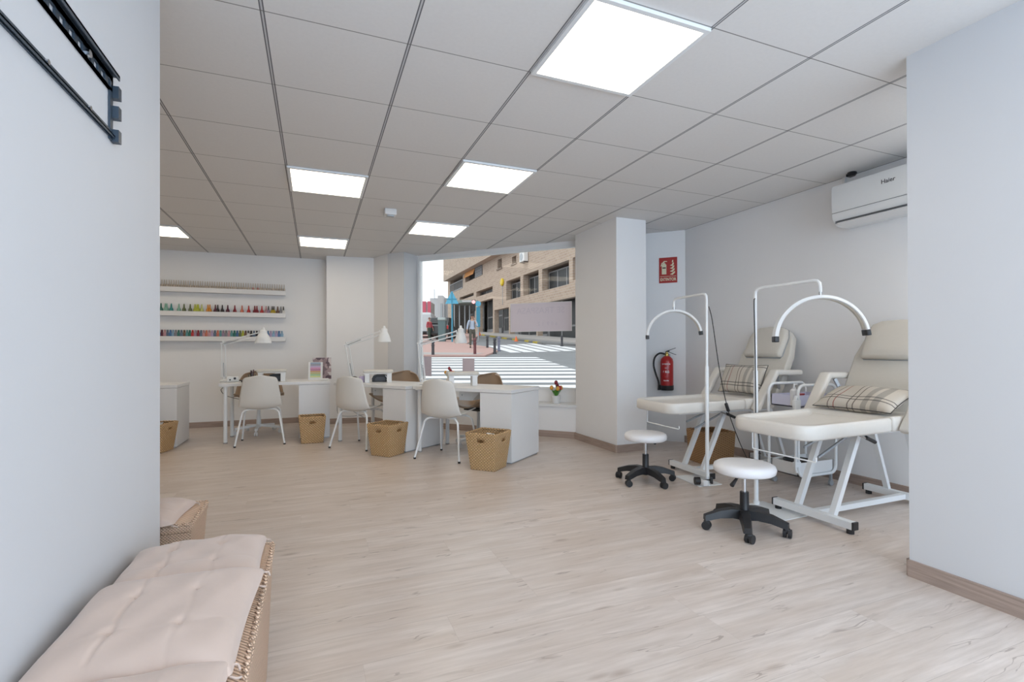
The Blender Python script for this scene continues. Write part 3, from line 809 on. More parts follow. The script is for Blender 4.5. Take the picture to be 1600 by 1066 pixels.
# desk 2 small things
x, y, _ = d2(.165, .17)
t = thing('round_file_holder', 'small grey half round holder beside the middle desk lamp', 'holder', (x, y, DZ), AN2+R(45))
MB().prism([(.06*math.cos(PI*k/12), .075*math.sin(PI*k/12)) for k in range(13)], -.02, .05, 'y').build('holder', flat('grey felt', (.17, .15, .12), .8), t)
MB().tube([(.062*math.cos(PI*k/12), -.022, .077*math.sin(PI*k/12)) for k in range(13)], .005, 6).build('holder_rim', WMETAL, t)
for k, (dx, dy) in enumerate(((.24, .26), (.285, .18), (.20, .33))):
    x, y, _ = d2(dx, dy)
    t = thing('lavender_jar', ('pale lavender lidded jar on the middle desk, '+('middle of three', 'nearest the hand rest', 'farthest back by the lamp')[k]), 'jar', (x, y, DZ), 0, 'lavender jars on the middle desk')
    MB().lathe([(0, 0), (.03, 0), (.034, .01), (.034, .065), (.02, .075), (0, .075)]).build('jar', flat('lavender plastic', (.52, .45, .66), .25) if k == 0 else bpy.data.materials['lavender plastic'], t)
    MB().lathe([(0, .074), (.022, .074), (.021, .092), (0, .094)]).build('lid', WHITE, t)
# power cables round the desks
def cable(name, label, pts, r=.0035, m=None, group='cables hanging round the desks'):
    return tag(MB().tube(bez(pts, 8), r, 6).build(name, m or BLACK), label, 'cable', group)
a = d1(.02, .10); cable('power_cable', 'black power cable looping under the left end of the first desk', [d1(.05, .2, DZ-.04), d1(.0, .15, .62), d1(.06, .12, .55), d1(.22, .15, .50), d1(.38, .3, .50), d1(.5, .42, .52)])
cable('power_cable', 'pale power cable hanging down between the first and middle desks', [d2(.05, .2, DZ+.01), d2(-.02, .12, DZ-.0), d2(-.04, .10, .58), d2(-.03, .11, .50), d2(-.07, .10, .40), d2(-.06, .12, .30), d2(.05, .18, .28), d2(.2, .28, .30)], .004, GREYM)
cable('power_cable', 'grey power cable winding down behind the middle desk leg', [d2(.10, .15, DZ-.04), d2(.11, .10, .60), d2(.08, .12, .50), d2(.12, .12, .40), d2(.17, .2, .32), d2(.3, .35, .20)], .004, GREYM)

# ------------------------------------------------------------------ tulips
LEAF = flat('leaf green', (.10, .30, .05), .5)
def tulips(label, loc, s=1., seed=1):
    t = thing('tulip_pot', label, 'potted flowers', loc, 0, 'white pots of artificial tulips')
    rnd = random.Random(seed)
    MB().lathe([(0, 0), (.036*s, 0), (.040*s, .006*s), (.050*s, .085*s), (.046*s, .085*s), (.037*s, .012*s), (0, .012*s)]).lathe([(0, .07*s), (.045*s, .07*s), (.0, .072*s)]).build('pot', WHITE, t, ang=40)
    fl = [((0, 0), .185, 'dark red'), ((.045, .0), .125, 'red'), ((-.05, .01), .13, 'orange'), ((.065, .01), .125, 'orange'), ((.005, -.03), .12, 'orange'), ((.03, .03), .15, 'dark red')]
    for (fx, fy), h, c in fl:
        h += .02
        st = MB().tube(bez([(0, 0, .07*s), (fx*.5*s, fy*.5*s, .10*s), (fx*s, fy*s, h*s)], 5), .0025*s, 6).build('stem', LEAF, t)
        m = MB()
        pr = [(.0, -.005), (.016, .003), (.021, .017), (.018, .034), (.008, .046), (.0, .042)]
        m.lathe([(a*s, b*s) for a, b in pr], (fx*s, fy*s, h*s), 10).build('tulip_bloom', CM[c] if c != 'orange' else flat('tulip orange', (.75, .36, .05), .5) if 'tulip orange' not in bpy.data.materials else bpy.data.materials['tulip orange'], st)
    for k in range(16):
        a = 2*PI*k/16+rnd.uniform(-.2, .2); L = rnd.uniform(.065, .09)
        m = MB(); c, sn = math.cos(a), math.sin(a)
        def fn(u, v):
            w_ = .012*math.sin(PI*min(1, v*.92+.08))*(2*u-1)
            r = L*v*.75; z = .07+L*math.sin(v*1.7)*.9
            return ((c*r-sn*w_)*s, (sn*r+c*w_)*s, z*s)
        solid(m.grid(fn, 2, 6).build('leaf', LEAF, t, ang=60), .0012)
    return t
q = on_w(2.21, .15)
tulips('white pot of red and orange tulips on the window ledge', (q[0], q[1], .405), 1.15, 1)
x, y, _ = d3(.20, .38); tulips('white pot of tulips on the desk nearest the camera, behind a chair back', (x, y, DZ), .78, 2)

# ------------------------------------------------------------------ posters on the window glass
def on_glass(name, label, t0, t1, z0, z1, m, cat):
    th = thing(name, label, cat, (*on_w((t0+t1)/2, -.031), z0), math.atan2(WD.y, WD.x))
    MB().box((0, 0, (z1-z0)/2), (t1-t0, .0012, z1-z0)).build('sheet', m, th, ang=20)
    return th
LIL = mat('lilac paper', (.70, .64, .70), .7, noise=.05, scale=3)
tp = on_glass('window_poster', 'large pale lilac poster hung on the window glass, lettering showing through reversed', 1.50, 2.365, 1.322, 1.705, LIL, 'poster')
m = MB(); L, H = .865/2, .383
for a in (m.bx(-L, L, -.002, .0, 0, .006), m.bx(-L, L, -.002, 0, H-.006, H), m.bx(-L, -L+.006, -.002, 0, 0, H), m.bx(L-.006, L, -.002, 0, 0, H)): pass
m.build('poster_edge', WHITE, tp, weld=False)
text('lettering', 'SE TRASPASA', .115, flat('faint lilac print', (.62, .57, .64), .7), tp, (.0, -.0012, .275), (R(90), 0, 0), True)
text('lettering', '6 0 9  1 2', .07, bpy.data.materials['faint lilac print'], tp, (.1, -.0012, .10), (R(90), 0, 0), True).name = 'small_lettering'
SHEET = mat('backlit paper', (.66, .58, .64), .7, noise=.1, scale=12)
on_glass('window_notice', 'small lilac notice sheet low on the window glass behind the hand rest', .755, .945, .74, .965, SHEET, 'notice')
on_glass('window_notice', 'small grey notice sheet in the lower left corner of the window glass', .09, .235, .70, .985, SHEET, 'notice')

# ------------------------------------------------------------------ extinguisher, its sign, socket
RW = math.atan2(WD.y, WD.x)
te = 3.555
t = thing('safety_sign', 'red fire extinguisher sign with cream symbols on the wall beside the column', 'sign', (*on_w(te, .004), 1.865), RW)
MB().box((0, 0, .15), (.205, .004, .30)).build('plate', SIGNRED, t, ang=20)
m = MB(); y0, y1 = -.0035, -.0021
m.bx(-.09, .09, y0, y1, .075, .079)
m.build('divider', CREAM, t)
m = MB(); m.box((-.045, -.0028, .16), (.052, .0014, .115), None); m.bx(-.062, -.028, y0, y1, .215, .232); m.bx(-.052, -.04, y0, y1, .23, .25)
m.prism([(-.07, .235), (-.045, .262), (-.012, .258), (-.010, .25), (-.045, .250), (-.062, .229)], y0, y1, 'y'); m.prism([(-.085, .20), (-.072, .24), (-.06, .24), (-.078, .198)], y0, y1, 'y')
m.build('extinguisher_symbol', CREAM, t, ang=20, weld=False)
m = MB()
for k, zz in enumerate((.095, .13, .165, .20)):
    sx = -.004*k
    m.prism([(.02, zz+.005), (.05, zz-.004), (.078+sx, zz+.022), (.076+sx, zz+.042), (.060+sx, zz+.03), (.045, zz+.018)], y0, y1, 'y')
m.prism([(.045, .235), (.06, .25), (.056, .272), (.044, .256)], y0, y1, 'y')
m.build('flame_symbol', CREAM, t, ang=20, weld=False)
MB().box((-.045, -.0040, .178), (.038, .001, .014)).build('label_band', flat('sign dark', (.05, .01, .01)), t)
text('lettering', 'EXTINTOR', .047, CREAM, t, (0, -.0026, .040), (R(90), 0, 0), sx=.78, bold=.0012)
te2 = 3.545
t = thing('fire_extinguisher', 'red fire extinguisher with black hose hanging on the wall under its sign', 'fire extinguisher', (*on_w(te2, .085), .605), RW)
MB().lathe([(0, .04), (.070, .04), (.073, .06), (.073, .33), (.066, .365), (.04, .392), (.022, .40), (.0, .40)], n=28).build('cylinder', RED, t, ang=50)
MB().lathe([(0, 0), (.068, .0), (.076, .01), (.076, .058), (.0, .058)], n=28).build('base_ring', BLACK, t, ang=50)
MB().lathe([(0, .39), (.022, .39), (.022, .425), (.014, .43), (.014, .445), (0, .445)]).build('valve', flat('brass', (.55, .38, .12), .3, metal=1), t, ang=50)
m = MB().bar((-.01, 0, .452), (.10, 0, .492), .014, .006).bar((.02, 0, .445), (.105, 0, .412), .014, .006).bar((-.014, 0, .44), (.03, 0, .458), .022, .014)
m.build('handle', BLACK, t, weld=False)
MB().tube(bez([(-.015, 0, .42), (-.08, 0, .43), (-.135, 0, .38), (-.148, 0, .29), (-.125, 0, .19), (-.095, 0, .10), (-.088, 0, .03)], 8), .0105, 10).cyl((-.088, 0, .0), (-.088, 0, .06), .016, .012).build('hose', BLACK, t, weld=False)
def on_cyl(name, s, size, z, **k):
    o = text(name, s, size, WHITE, t, (0, 0, 0), (0, 0, 0), **k)
    me = o.data; r = .0740
    for v in me.vertices:
        x, y, d = v.co; a = x/r
        v.co = Vector((math.sin(a)*(r+d), -math.cos(a)*(r+d), z+y))
    return o
on_cyl('lettering', 'EXTINTOR', .020, .305, bold=.0006); on_cyl('lettering', '6 KG', .034, .215, bold=.001); on_cyl('lettering', 'ABC', .016, .26); on_cyl('lettering', 'POLVO', .018, .115, bold=.0005); on_cyl('lettering', '- - -', .02, .16)
MB().bx(-.03, .03, .06, .081, .1, .42).build('wall_hook', GREYM, t)
t = thing('wall_socket', 'white wall socket low beside the column', 'socket', (*on_w(3.255, .004), .60), RW)
MB().box((0, 0, 0), (.082, .008, .082), None, .002, 1).build('plate', WHITE, t); MB().cyl((0, -.004, 0), (0, -.007, 0), .025, n=20).build('outlet', GREYM, t)

# ------------------------------------------------------------------ air conditioner
t = thing('air_conditioner', 'white wall-mounted air conditioner under the ceiling at upper right', 'air conditioner', (4.0, 2.215, 2.045))
pr = [(0, .0), (-.12, .0), (-.17, .012), (-.205, .06), (-.212, .12), (-.212, .29), (-.20, .315), (-.17, .325), (0, .325)]
MB().prism(pr, -.43, .43, 'y').build('housing', WMETAL, t, ang=30)
MB().bar((-.150, -.40, .0085), (-.150, .40, .0085), .09, .010, (.25, 0, 1)).build('louvre', WHITE, t)
m = MB().bx(-.2135, -.211, -.428, .428, .098, .101); m.bx(-.2005, -.185, -.41, .41, .033, .037); m.bar((-.186, -.42, .028), (-.186, .42, .028), .006, .006)
m.build('panel_gap', flat('gap grey', (.16, .17, .18)), t, weld=False)
text('lettering', 'Haier', .042, flat('dark print', (.06, .06, .07)), t, (-.2125, .02, .235), (R(90), 0, R(-90)), bold=.0005)
t = thing('cable_trunking', 'thin white trunking running up from the air conditioner to the ceiling', 'trunking', (4.0, 2.68, 2.37)); MB().bx(-.02, 0, -.012, .012, 0, CE-2.37).build('channel', WHITE, t)

# ------------------------------------------------------------------ treatment beds
def bed(label, loc):
    t = thing('treatment_bed', label, 'treatment bed', loc, 0, 'cream treatment beds along the right wall')
    W2 = .275
    def cush(x0, x1, z0, z1, foot, rim):
        m = MB(); L = x1-x0
        def out(a):   # rounded rectangle outline, a in 0..1
            r0 = .10 if foot else .018; pts = []
            cs = [(x1-.018, -W2+.018, -90, .018), (x1-.018, W2-.018, 0, .018), (x0+r0, W2-r0, 90, r0), (x0+r0, -W2+r0, 180, r0)]
            for cx, cy, a0, r in cs:
                for k in range(7): an = R(a0+90*k/6); pts.append((cx+r*math.cos(an), cy+r*math.sin(an)))
            return pts
        O = out(0); cx, cy = (x0+x1)/2, 0; n = len(O)
        levels = [(1-.03, z0), (1, z0+.012), (1, z1-.016), (.985, z1-.003), (.97, z1), (.91, z1), (.875, z1-rim*.55), (.84, z1-rim), (.4, z1-rim), (.02, z1-rim)]
        rings = []
        for s, z in levels:
            ring = []
            for x, y in O:
                X = cx+(x-cx)*s; Y = y*s
                if rim and s < .95: X = cx+(x-cx)*s+(.0 if x < cx else (L*.5*(1-s)*.6 if s > .5 else 0))
                ring.append(m.bm.verts.new((X, Y, z-(.012*max(0, (cx-X)/L*2) if foot else 0))))
            rings.append(ring)
        for a, b in zip(rings[:-1], rings[1:]):
            for j in range(n): m.bm.faces.new((a[j], a[(j+1) % n], b[(j+1) % n], b[j]))
        m.bm.faces.new(rings[0][::-1]); m.bm.faces.new(rings[-1])
        return m
    cush(.0, .735, .575, .660, True, .026).build('leg_cushion', LEATHER, t, ang=60)
    cush(.74, 1.05, .575, .665, False, .0).build('seat_cushion', LEATHER, t, ang=60)
    # backrest: leaning slab with chamfered top
    hx, hz, tx, tz = 1.035, .65, 1.335, 1.265
    d = Vector((tx-hx, 0, tz-hz)); L = d.length; d.normalize(); nrm = Vector((-d.z, 0, d.x))
    if nrm.x > 0: nrm = -nrm
    def bp(u, v, w_): return Vector((hx, 0, hz))+d*u+nrm*w_+Vector((0, v, 0))
    outl = [(0, -.27), (.12, -.275), (L*.62, -.27), (L*.88, -.225), (L*.97, -.17), (L, -.10), (L, .10), (L*.97, .17), (L*.88, .225), (L*.62, .27), (.12, .275), (0, .27)]
    m = MB(); rings = []
    for w_, s in ((-.07, .97), (-.06, 1), (-.015, 1), (-.003, .985), (0, .95)):
        rings.append([m.bm.verts.new(bp(L/2+(u-L/2)*s, v*s, w_)) for u, v in outl])
    n = len(outl)
    for a, b in zip(rings[:-1], rings[1:]):
        for j in range(n): m.bm.faces.new((a[j], a[(j+1) % n], b[(j+1) % n], b[j]))
    m.bm.faces.new(rings[0][::-1]); m.bm.faces.new(rings[-1]); m.build('backrest', LEATHER2, t, ang=60)
    m = MB(); rings = []
    ho = [(L*.575, -.185), (L*.60, -.20), (L*.86, -.20), (L*.955, -.175), (L*.99, -.12), (L*1.0, 0), (L*.99, .12), (L*.955, .175), (L*.86, .20), (L*.60, .20), (L*.575, .185)]
    uc = L*.82; n = len(ho)
    for w_, s in ((-.005, 1.), (.022, 1.03), (.042, 1.), (.052, .90), (.055, .6)):
        rings.append([m.bm.verts.new(bp(uc+(u-uc)*s, v*s, w_)) for u, v in ho])
    for a, b in zip(rings[:-1], rings[1:]):
        for j in range(n): m.bm.faces.new((a[j], a[(j+1) % n], b[(j+1) % n], b[j]))
    m.bm.faces.new(rings[0][::-1]); m.bm.faces.new(rings[-1]); h = m.build('headrest', LEATHER2, t, ang=60)
    pts = [bp(uc+(u-uc)*1.035, v*1.035, .004) for u, v in ho]; pts.append(pts[0])
    MB().tube(pts, .0035, 6).build('piping', GREYM, h)
    for s in (-1, 1):
        y = s*.325
        m = MB()
        pth = [(.79, .585), (.99, .885), (1.25, .880)]
        for (a, b) in ((pth[0], pth[1]), (pth[1], pth[2])):
            pa, pb = Vector((a[0], y, a[1])), Vector((b[0], y, b[1])); dd = (pb-pa).normalized()
            side = Vector((0, 1, 0)); up = dd.cross(side)
            rot = Matrix((dd, side, up)).transposed()
            m.box((pa+pb)/2, ((pb-pa).length+.03, .085, .045), rot, .016, 3)
        m.build('armrest', LEATHER, t, ang=50, weld=False)
        MB().bar((1.05, s*.30, .86), (1.10, s*.27, .74), .02, .02).build('armrest_bracket', GREYM, t)
    # steel frame
    for x in (.40, 1.33):
        b = MB().bx(x-.022, x+.022, -.265, .265, .028, .072, .002).build('floor_bar', WMETAL, t, ang=20)
        for s in (-1, 1):
            MB().box((x, s*.267, .05), (.047, .012, .047), None, .002, 1).build('end_cap', BLACK, b)
            MB().cyl((x, s*.24, 0), (x, s*.24, .028), .02, n=14).build('foot', RUBBER, b)
    m = MB().bx(.44, 1.32, -.018, .018, .032, .066); m.build('connecting_bar', WMETAL, t, ang=20)
    for y in (-.115, .115):
        MB().bar((.425, y, .055), (.665, y, .56), .034, .034).build('leg', WMETAL, t, ang=20)
        MB().bar((1.34, y, .055), (1.15, y, .57), .034, .026).build('leg', WMETAL, t, ang=20)
    m = MB()
    for y in (-.16, .16): m.bx(.15, 1.08, y-.014, y+.014, .548, .576)
    for x in (.2, .66, 1.0): m.bx(x-.014, x+.014, -.16, .16, .548, .576)
    m.build('under_frame', WMETAL, t, weld=False, ang=20)
    MB().bar((.42, -.03, .40), (.80, -.03, .56), .012, .012).bar((.40, .05, .45), (.70, .05, .555), .012, .012).build('gas_strut', GREYM, t, weld=False)
    MB().tube([(.55, -.20, .555), (.62, -.20, .53)], .007, 8).build('height_lever', STEEL, t)
    MB().tube([(.605, -.20, .54), (.69, -.20, .505)], .012, 10).build('lever_grip', BLACK, t)
    MB().tube([(.07, .15, .575), (.07, .15, .455), (.07, .145, .45), (.07, -.27, .45), (.07, -.275, .455), (.07, -.275, .475)], .0045, 8).build('roll_holder', WMETAL, t)
    for y in (-.2, -.02): MB().cyl((.2, y, .562), (.2, y, .576), .012, n=10).build('rubber_stop', BLACK, t)
    return t
bed('cream treatment bed nearest the camera, partly hidden by the right white wall', (2.50, 2.165, 0))
bed("cream treatment bed nearer the column, beneath the fire extinguisher", (2.60, 3.37, 0)).rotation_euler = (0, 0, R(-3))

def pillow(label, loc, rot, sx, sy, h=.10):
    t = thing('plaid_pillow', label, 'pillow', loc, 0, 'plaid pillows on the treatment beds'); t.rotation_euler = rot
    def shp(u, v, up):
        U, V = 2*u-1, 2*v-1
        x = U*sx/2*(1-.05*(1-abs(V)**2)*abs(U)**3); y = V*sy/2*(1-.07*(1-abs(U)**2)*abs(V)**3)
        e = (max(0, 1-abs(U)**3.2)*max(0, 1-abs(V)**2.6))**.5
        return (x, y, (1 if up else -1)*h/2*e+.006*math.sin(U*5+V*3)*e)
    m = MB(); m.grid(lambda u, v: shp(u, v, True), 30, 22, uv=True); m.grid(lambda u, v: shp(u, v, False), 30, 22, uv=True)
    o = m.build('pillow_cover', PLAID, t, ang=70)
    pts = []
    for k in range(81):
        a = k/80*4; s = int(a) % 4; f = a-int(a)
        u, v = ((f, 0), (1, f), (1-f, 1), (0, 1-f))[s]; pts.append(shp(u, v, True))
    MB().tube(pts, .0028, 5).build('piping', BLACK, t)
    return t
# local x of the pillow runs toward -Y in the room (left to right in the picture)
pillow('flat lying plaid pillow on the treatment bed nearest the camera', (3.36, 2.145, .748), (R(24), 0, R(-90)), .50, .30, .10)
pillow('upright plaid pillow leaning on the backrest of the bed nearer the column', (3.53, 3.29, .815), (R(68), 0, R(-90)), .46, .27, .10)

# ------------------------------------------------------------------ rolling stools
def stool(label, loc, rz, r=.18, h=.375):
    t = thing('rolling_stool', label, 'stool', loc, rz, 'round white rolling stools')
    MB().lathe([(0, h-.062), (r-.015, h-.062), (r-.002, h-.052), (r+.002, h-.03), (r-.004, h-.012), (r-.022, h-.002), (r*.6, h), (0, h+.001)], n=40).build('seat', STOOLM, t, ang=60)
    MB().cyl((0, 0, .20), (0, 0, h-.075), .0135, n=16).build('gas_column', STEEL, t)
    MB().lathe([(0, h-.078), (.03, h-.078), (.055, h-.064), (0, h-.0625)]).build('seat_plate', BLACK, t)
    MB().lathe([(0, .07), (.033, .07), (.036, .095), (.026, .12), (.025, .225), (.0, .225)]).build('housing', BLACK, t, weld=False)
    MB().tube([(.02, -.01, h-.07), (.09, -.05, h-.085)], .004, 6).tube([(.085, -.048, h-.083), (.135, -.075, h-.11)], [.008, .013], 8).build('height_lever', BLACK, t, weld=False)
    for k in range(5):
        a = 2*PI*k/5; c, s = math.cos(a), math.sin(a)
        m = MB(); ring = []
        for q, (rr, z, wd, ht) in enumerate(((.018, .092, .036, .056), (.08, .100, .032, .050), (.15, .092, .028, .042), (.205, .076, .025, .036), (.235, .068, .022, .032))):
            ring.append([m.bm.verts.new((c*rr-s*o, s*rr+c*o, z+zz)) for o, zz in ((-wd, -ht/2), (wd, -ht/2), (wd*.75, ht/2), (-wd*.75, ht/2))])
        for x, y in zip(ring[:-1], ring[1:]):
            for j in range(4): m.bm.faces.new((x[j], x[(j+1) % 4], y[(j+1) % 4], y[j]))
        m.bm.faces.new(ring[0]); m.bm.faces.new(ring[-1][::-1])
        l = m.build('base_arm', BLACK, t, ang=50)
        m = MB(); ctr = Vector((c*.226-s*.01, s*.226+c*.01, .025)); ax = Vector((c, s, 0)) if k % 2 else Vector((c*.5-s*.8, s*.5+c*.8, 0)).normalized()
        for o in (-.013, .013): m.cyl(ctr+ax*(o-.008), ctr+ax*(o+.008), .025, n=18)
        m.cyl(ctr, ctr+Vector((0, 0, .045)), .008, n=8); m.box(ctr+Vector((0, 0, .014)), (.034, .034, .030), None, .008, 2)
        m.build('castor', RUBBER, l, weld=False)
    return t
stool('white round rolling stool beside the column, farther from the camera', (2.505, 3.315, 0), R(52), .168, .402)
stool('white round rolling stool in front of the bed nearest the camera', (2.385, 2.21, 0), R(-133), .172, .40)

# ------------------------------------------------------------------ half moon floor lamps
def moon_lamp(label, loc, arm, arc_dir, z_top, alen, r=.235):
    t = thing('floor_lamp', label, 'floor lamp', loc, 0, 'white half moon floor lamps over the beds')
    ca, sa = math.cos(arm), math.sin(arm)
    m = MB(); B = [(-.03, -.115), (.30, -.115), (.30, .10), (-.03, .10)]
    m.prism([(x*ca-y*sa, x*sa+y*ca) for x, y in B], 0, .005); m.build('base_plate', WMETAL, t, ang=20)
    H = z_top
    MB().cyl((0, 0, .005), (0, 0, H*.62), .0145, n=16).cyl((0, 0, .005), (0, 0, .03), .02, n=16).build('lower_pole', WMETAL, t, weld=False)
    A_ = Vector((ca*alen, sa*alen, 0)); u = Vector((ca, sa, 0))
    pts = [Vector((0, 0, H*.6)), Vector((0, 0, H-.05)), Vector((0, 0, H-.02))+u*.004, Vector((0, 0, H-.006))+u*.018, Vector((0, 0, H))+u*.045,
           A_+Vector((0, 0, H))-u*.045, A_+Vector((0, 0, H-.006))-u*.018, A_+Vector((0, 0, H-.02))-u*.004, A_+Vector((0, 0, H-.05)), A_+Vector((0, 0, H-.075))]
    MB().tube(pts, .0105, 12).build('arm', WMETAL, t, ang=60)
    MB().cyl(A_+Vector((0, 0, H-.115)), A_+Vector((0, 0, H-.072)), .0085, n=12).build('arm_joint', STEEL, t)
    cx = Vector((math.cos(arc_dir), math.sin(arc_dir), .075)).normalized(); cy = cx.cross(Vector((0, 0, 1))).normalized(); cz = cy.cross(cx)
    ctr = A_+Vector((0, 0, H-.115-r)); m = MB(); N = 36; rings = []
    for k in range(N+1):
        a = R(8)+R(164)*k/N
        o = cx*math.cos(a)+cz*math.sin(a)
        rings.append([m.bm.verts.new(ctr+o*(r+q)+cy*w_) for q, w_ in ((0, -.029), (.004, -.033), (.020, -.026), (.020, .026), (.004, .033), (0, .029))])
    for a, b in zip(rings[:-1], rings[1:]):
        for j in range(6): m.bm.faces.new((a[j], a[(j+1) % 6], b[(j+1) % 6], b[j]))
    m.bm.faces.new(rings[0]); m.bm.faces.new(rings[-1][::-1]); m.build('lamp_arc', WMETAL, t, ang=35)
    m = MB(); rr = []
    for k in range(N+1):
        a = R(9)+R(162)*k/N; o = cx*math.cos(a)+cz*math.sin(a)
        rr.append([m.bm.verts.new(ctr+o*(r-.0015)+cy*w_) for w_ in (-.019, .019)])
    for a, b in zip(rr[:-1], rr[1:]): m.bm.faces.new((a[0], a[1], b[1], b[0]))
    solid(m.build('light_strip', LEATHER2, t, ang=60), .002)
    for e in (R(4), R(176)):
        o = cx*math.cos(e)+cz*math.sin(e); tn = cx*(-math.sin(e))+cz*math.cos(e)
        rot = Matrix((o, cy, tn)).transposed()
        MB().box(ctr+o*(r+.009), (.026, .060, .036), rot, .004, 2).build('end_cap', BLACK, t)
    return t
LA = (2.895, 3.045, 0); LB = (2.835, 2.525, 0)
la = moon_lamp('white half moon floor lamp over the bed nearer the column', LA, R(84), R(-30), 1.525, .44, .22)
lb = moon_lamp('tall white half moon floor lamp over the bed nearest the camera', LB, R(-88), R(-32), 1.50, .46, .245)
# each lamp's lead is a part of the lamp (coordinates relative to the lamp base)
def lead(lamp, pts, sw=None):
    o = MB().tube(bez(pts, 6), .0035, 6).build('power_lead', BLACK, lamp)
    if sw: MB().box(sw[0], (.022, .022, .075), Matrix.Rotation(sw[1], 3, 'Y'), .006, 2).build('inline_switch', BLACK, o)
lead(la, [(.012, -.012, 1.42), (.04, -.02, 1.30), (.11, -.02, .92), (.195, -.02, .60), (.30, -.02, .36), (.42, .0, .18), (.56, .05, .05), (.62, .10, .006), (.75, .12, .006)], ((.19, -.02, .61), R(-22)))
lead(lb, [(-.015, -.01, 1.43), (-.026, -.012, 1.39), (-.022, -.016, 1.1), (-.021, -.018, .75), (-.019, -.018, .60), (.0, -.026, .45), (.004, -.022, .25), (.03, .03, .02), (.12, .12, .006)])
t = thing('power_adapter', 'black and white power adapter with clip on the lamp base plate', 'adapter', (2.83, 3.05, .0055), R(-25))
MB().cyl((-.045, 0, .032), (-.005, 0, .032), .030, n=18).build('plug', BLACK, t); MB().box((.02, -.02, .022), (.05, .05, .042), Matrix.Rotation(R(25), 3, 'Z'), .008, 2).build('body', WHITE, t)
MB().box((.085, .0, .035), (.018, .03, .05), None, .005, 2).tube([(.02, 0, .04), (.085, 0, .04)], .005, 6).build('clip', BLACK, t, weld=False)

# ------------------------------------------------------------------ trolley between the beds
t = thing('trolley', 'white tube trolley with lavender trays standing between the treatment beds', 'trolley', (3.42, 2.66, 0))
for y in (0, .26):
    x0, x1, z0, z1 = 0, .42, .10, .80; rr = .06
    loop = []
    for cx, cz, a0 in ((x1-rr, z1-rr, 0), (x0+rr, z1-rr, 90), (x0+rr, z0+rr, 180), (x1-rr, z0+rr, 270)):
        for k in range(6): a = R(a0+18*k); loop.append((cx+rr*math.cos(a), y, cz+rr*math.sin(a)))
    loop.append(loop[0]); fr_ = MB().tube(loop, .0115, 10).build('tube_frame', WMETAL, t, ang=60)
    for x in (.06, .36):
        MB().cyl((x, y-.009, .022), (x, y+.009, .022), .022, n=14).bx(x-.008, x+.008, y-.008, y+.008, .03, .10).build('castor', GREYM, fr_, weld=False)
MB().tube([(-.018, .0, .14), (-.028, .0, .16), (-.028, .0, .70), (-.018, .0, .72)], .0105, 10).bx(-.045, .014, -.012, .012, .62, .69).bx(-.045, .014, -.012, .012, .18, .22).build('side_tube', WMETAL, t, weld=False)
def tray(z0, z1, col):
    m = MB(); X0, X1, Y0, Y1 = .012, .408, .014, .246
    m.bx(X0, X1, Y0, Y1, z0, z0+.008)
    m.bx(X0, X1, Y0, Y0+.006, z0, z1); m.bx(X0, X1, Y1-.006, Y1, z0, z1); m.bx(X0, X0+.006, Y0, Y1, z0, z1); m.bx(X1-.006, X1, Y0, Y1, z0, z1)
    return m.build('tray', col, t, weld=False, ang=20)
LAV = flat('lavender white plastic', (.62, .62, .76), .4)
tray(.63, .72, LAV); tray(.10, .20, WHITE)
m = thing('pump_bottle', 'white pump bottle standing in the upper tray of the trolley', 'bottle', (3.455, 2.72, .6385))
MB().lathe([(0, 0), (.026, 0), (.028, .006), (.028, .12), (.012, .135), (.012, .145), (0, .145)]).build('bottle', WHITE, m, ang=40)
MB().cyl((0, 0, .14), (0, 0, .165), .006).bar((-.006, 0, .168), (.034, 0, .166), .01, .008).build('pump', WHITE, m, weld=False)
m = thing('tissue_pack', 'small pink and red pack in the upper tray of the trolley', 'pack', (3.52, 2.74, .6385), R(10))
MB().box((.0, 0, .045), (.09, .06, .09), None, .004, 1).build('pack', flat('dusty pink', (.45, .22, .24)), m); MB().box((.0, 0, .086), (.091, .061, .010)).build('pack_band', CM['red'], m)
m = thing('wax_bowl', 'black round bowl in the lower tray of the trolley', 'bowl', (3.58, 2.79, .1085))
MB().lathe([(0, 0), (.06, 0), (.10, .075), (.105, .09), (.095, .088), (.056, .012), (0, .012)], n=28).build('bowl', BLACK, m, ang=50)

# ------------------------------------------------------------------ the street outside (a gentle hill rising away from the shop)
FWD = Vector((math.sin(YAW), math.cos(YAW), 0)); RGT = Vector((math.cos(YAW), -math.sin(YAW), 0))
SL = .061
def gz(x, y): return SL*((x*FWD.x+y*FWD.y)-7.8)
def G(lat, dep, up=0.):          # street coordinates: sideways, away, above the road
    p = RGT*lat+FWD*dep
    return Vector((p.x, p.y, SL*(dep-7.8)+up))
def sight(px, py): return Fv+Rv*((px-800)/F_PX)-Uv*((py-CY)/F_PX)
def gr(px, py, up=0.):
    d = sight(px, py); t = (-SL*7.8-CZ)/(d.z-SL*(d.dot(FWD))); p = d*t
    return Vector((p.x, p.y, p.z+CZ+up))
def slab(pts, up, th, mb=None):
    mb = mb or MB()
    lo = [mb.bm.verts.new(p+Vector((0, 0, up-th))) for p in pts]; hi = [mb.bm.verts.new(p+Vector((0, 0, up))) for p in pts]; n = len(pts)
    mb.bm.faces.new(lo[::-1]); mb.bm.faces.new(hi)
    for i in range(n): mb.bm.faces.new((lo[i], lo[(i+1) % n], hi[(i+1) % n], hi[i]))
    return mb
struct(slab([G(-60, 6.6), G(70, 6.6), G(70, 160), G(-60, 160)], 0, .2).build('street', ASPH, ang=20))
struct(slab([G(-9, 21.0), G(-1.15, 20.8), G(-.7, 24), G(-1.3, 27.5), G(-2.9, 31), G(-3.5, 60), G(-14, 60)], .07, .12).build('pavement_corner', PINKPAVE, ang=20))
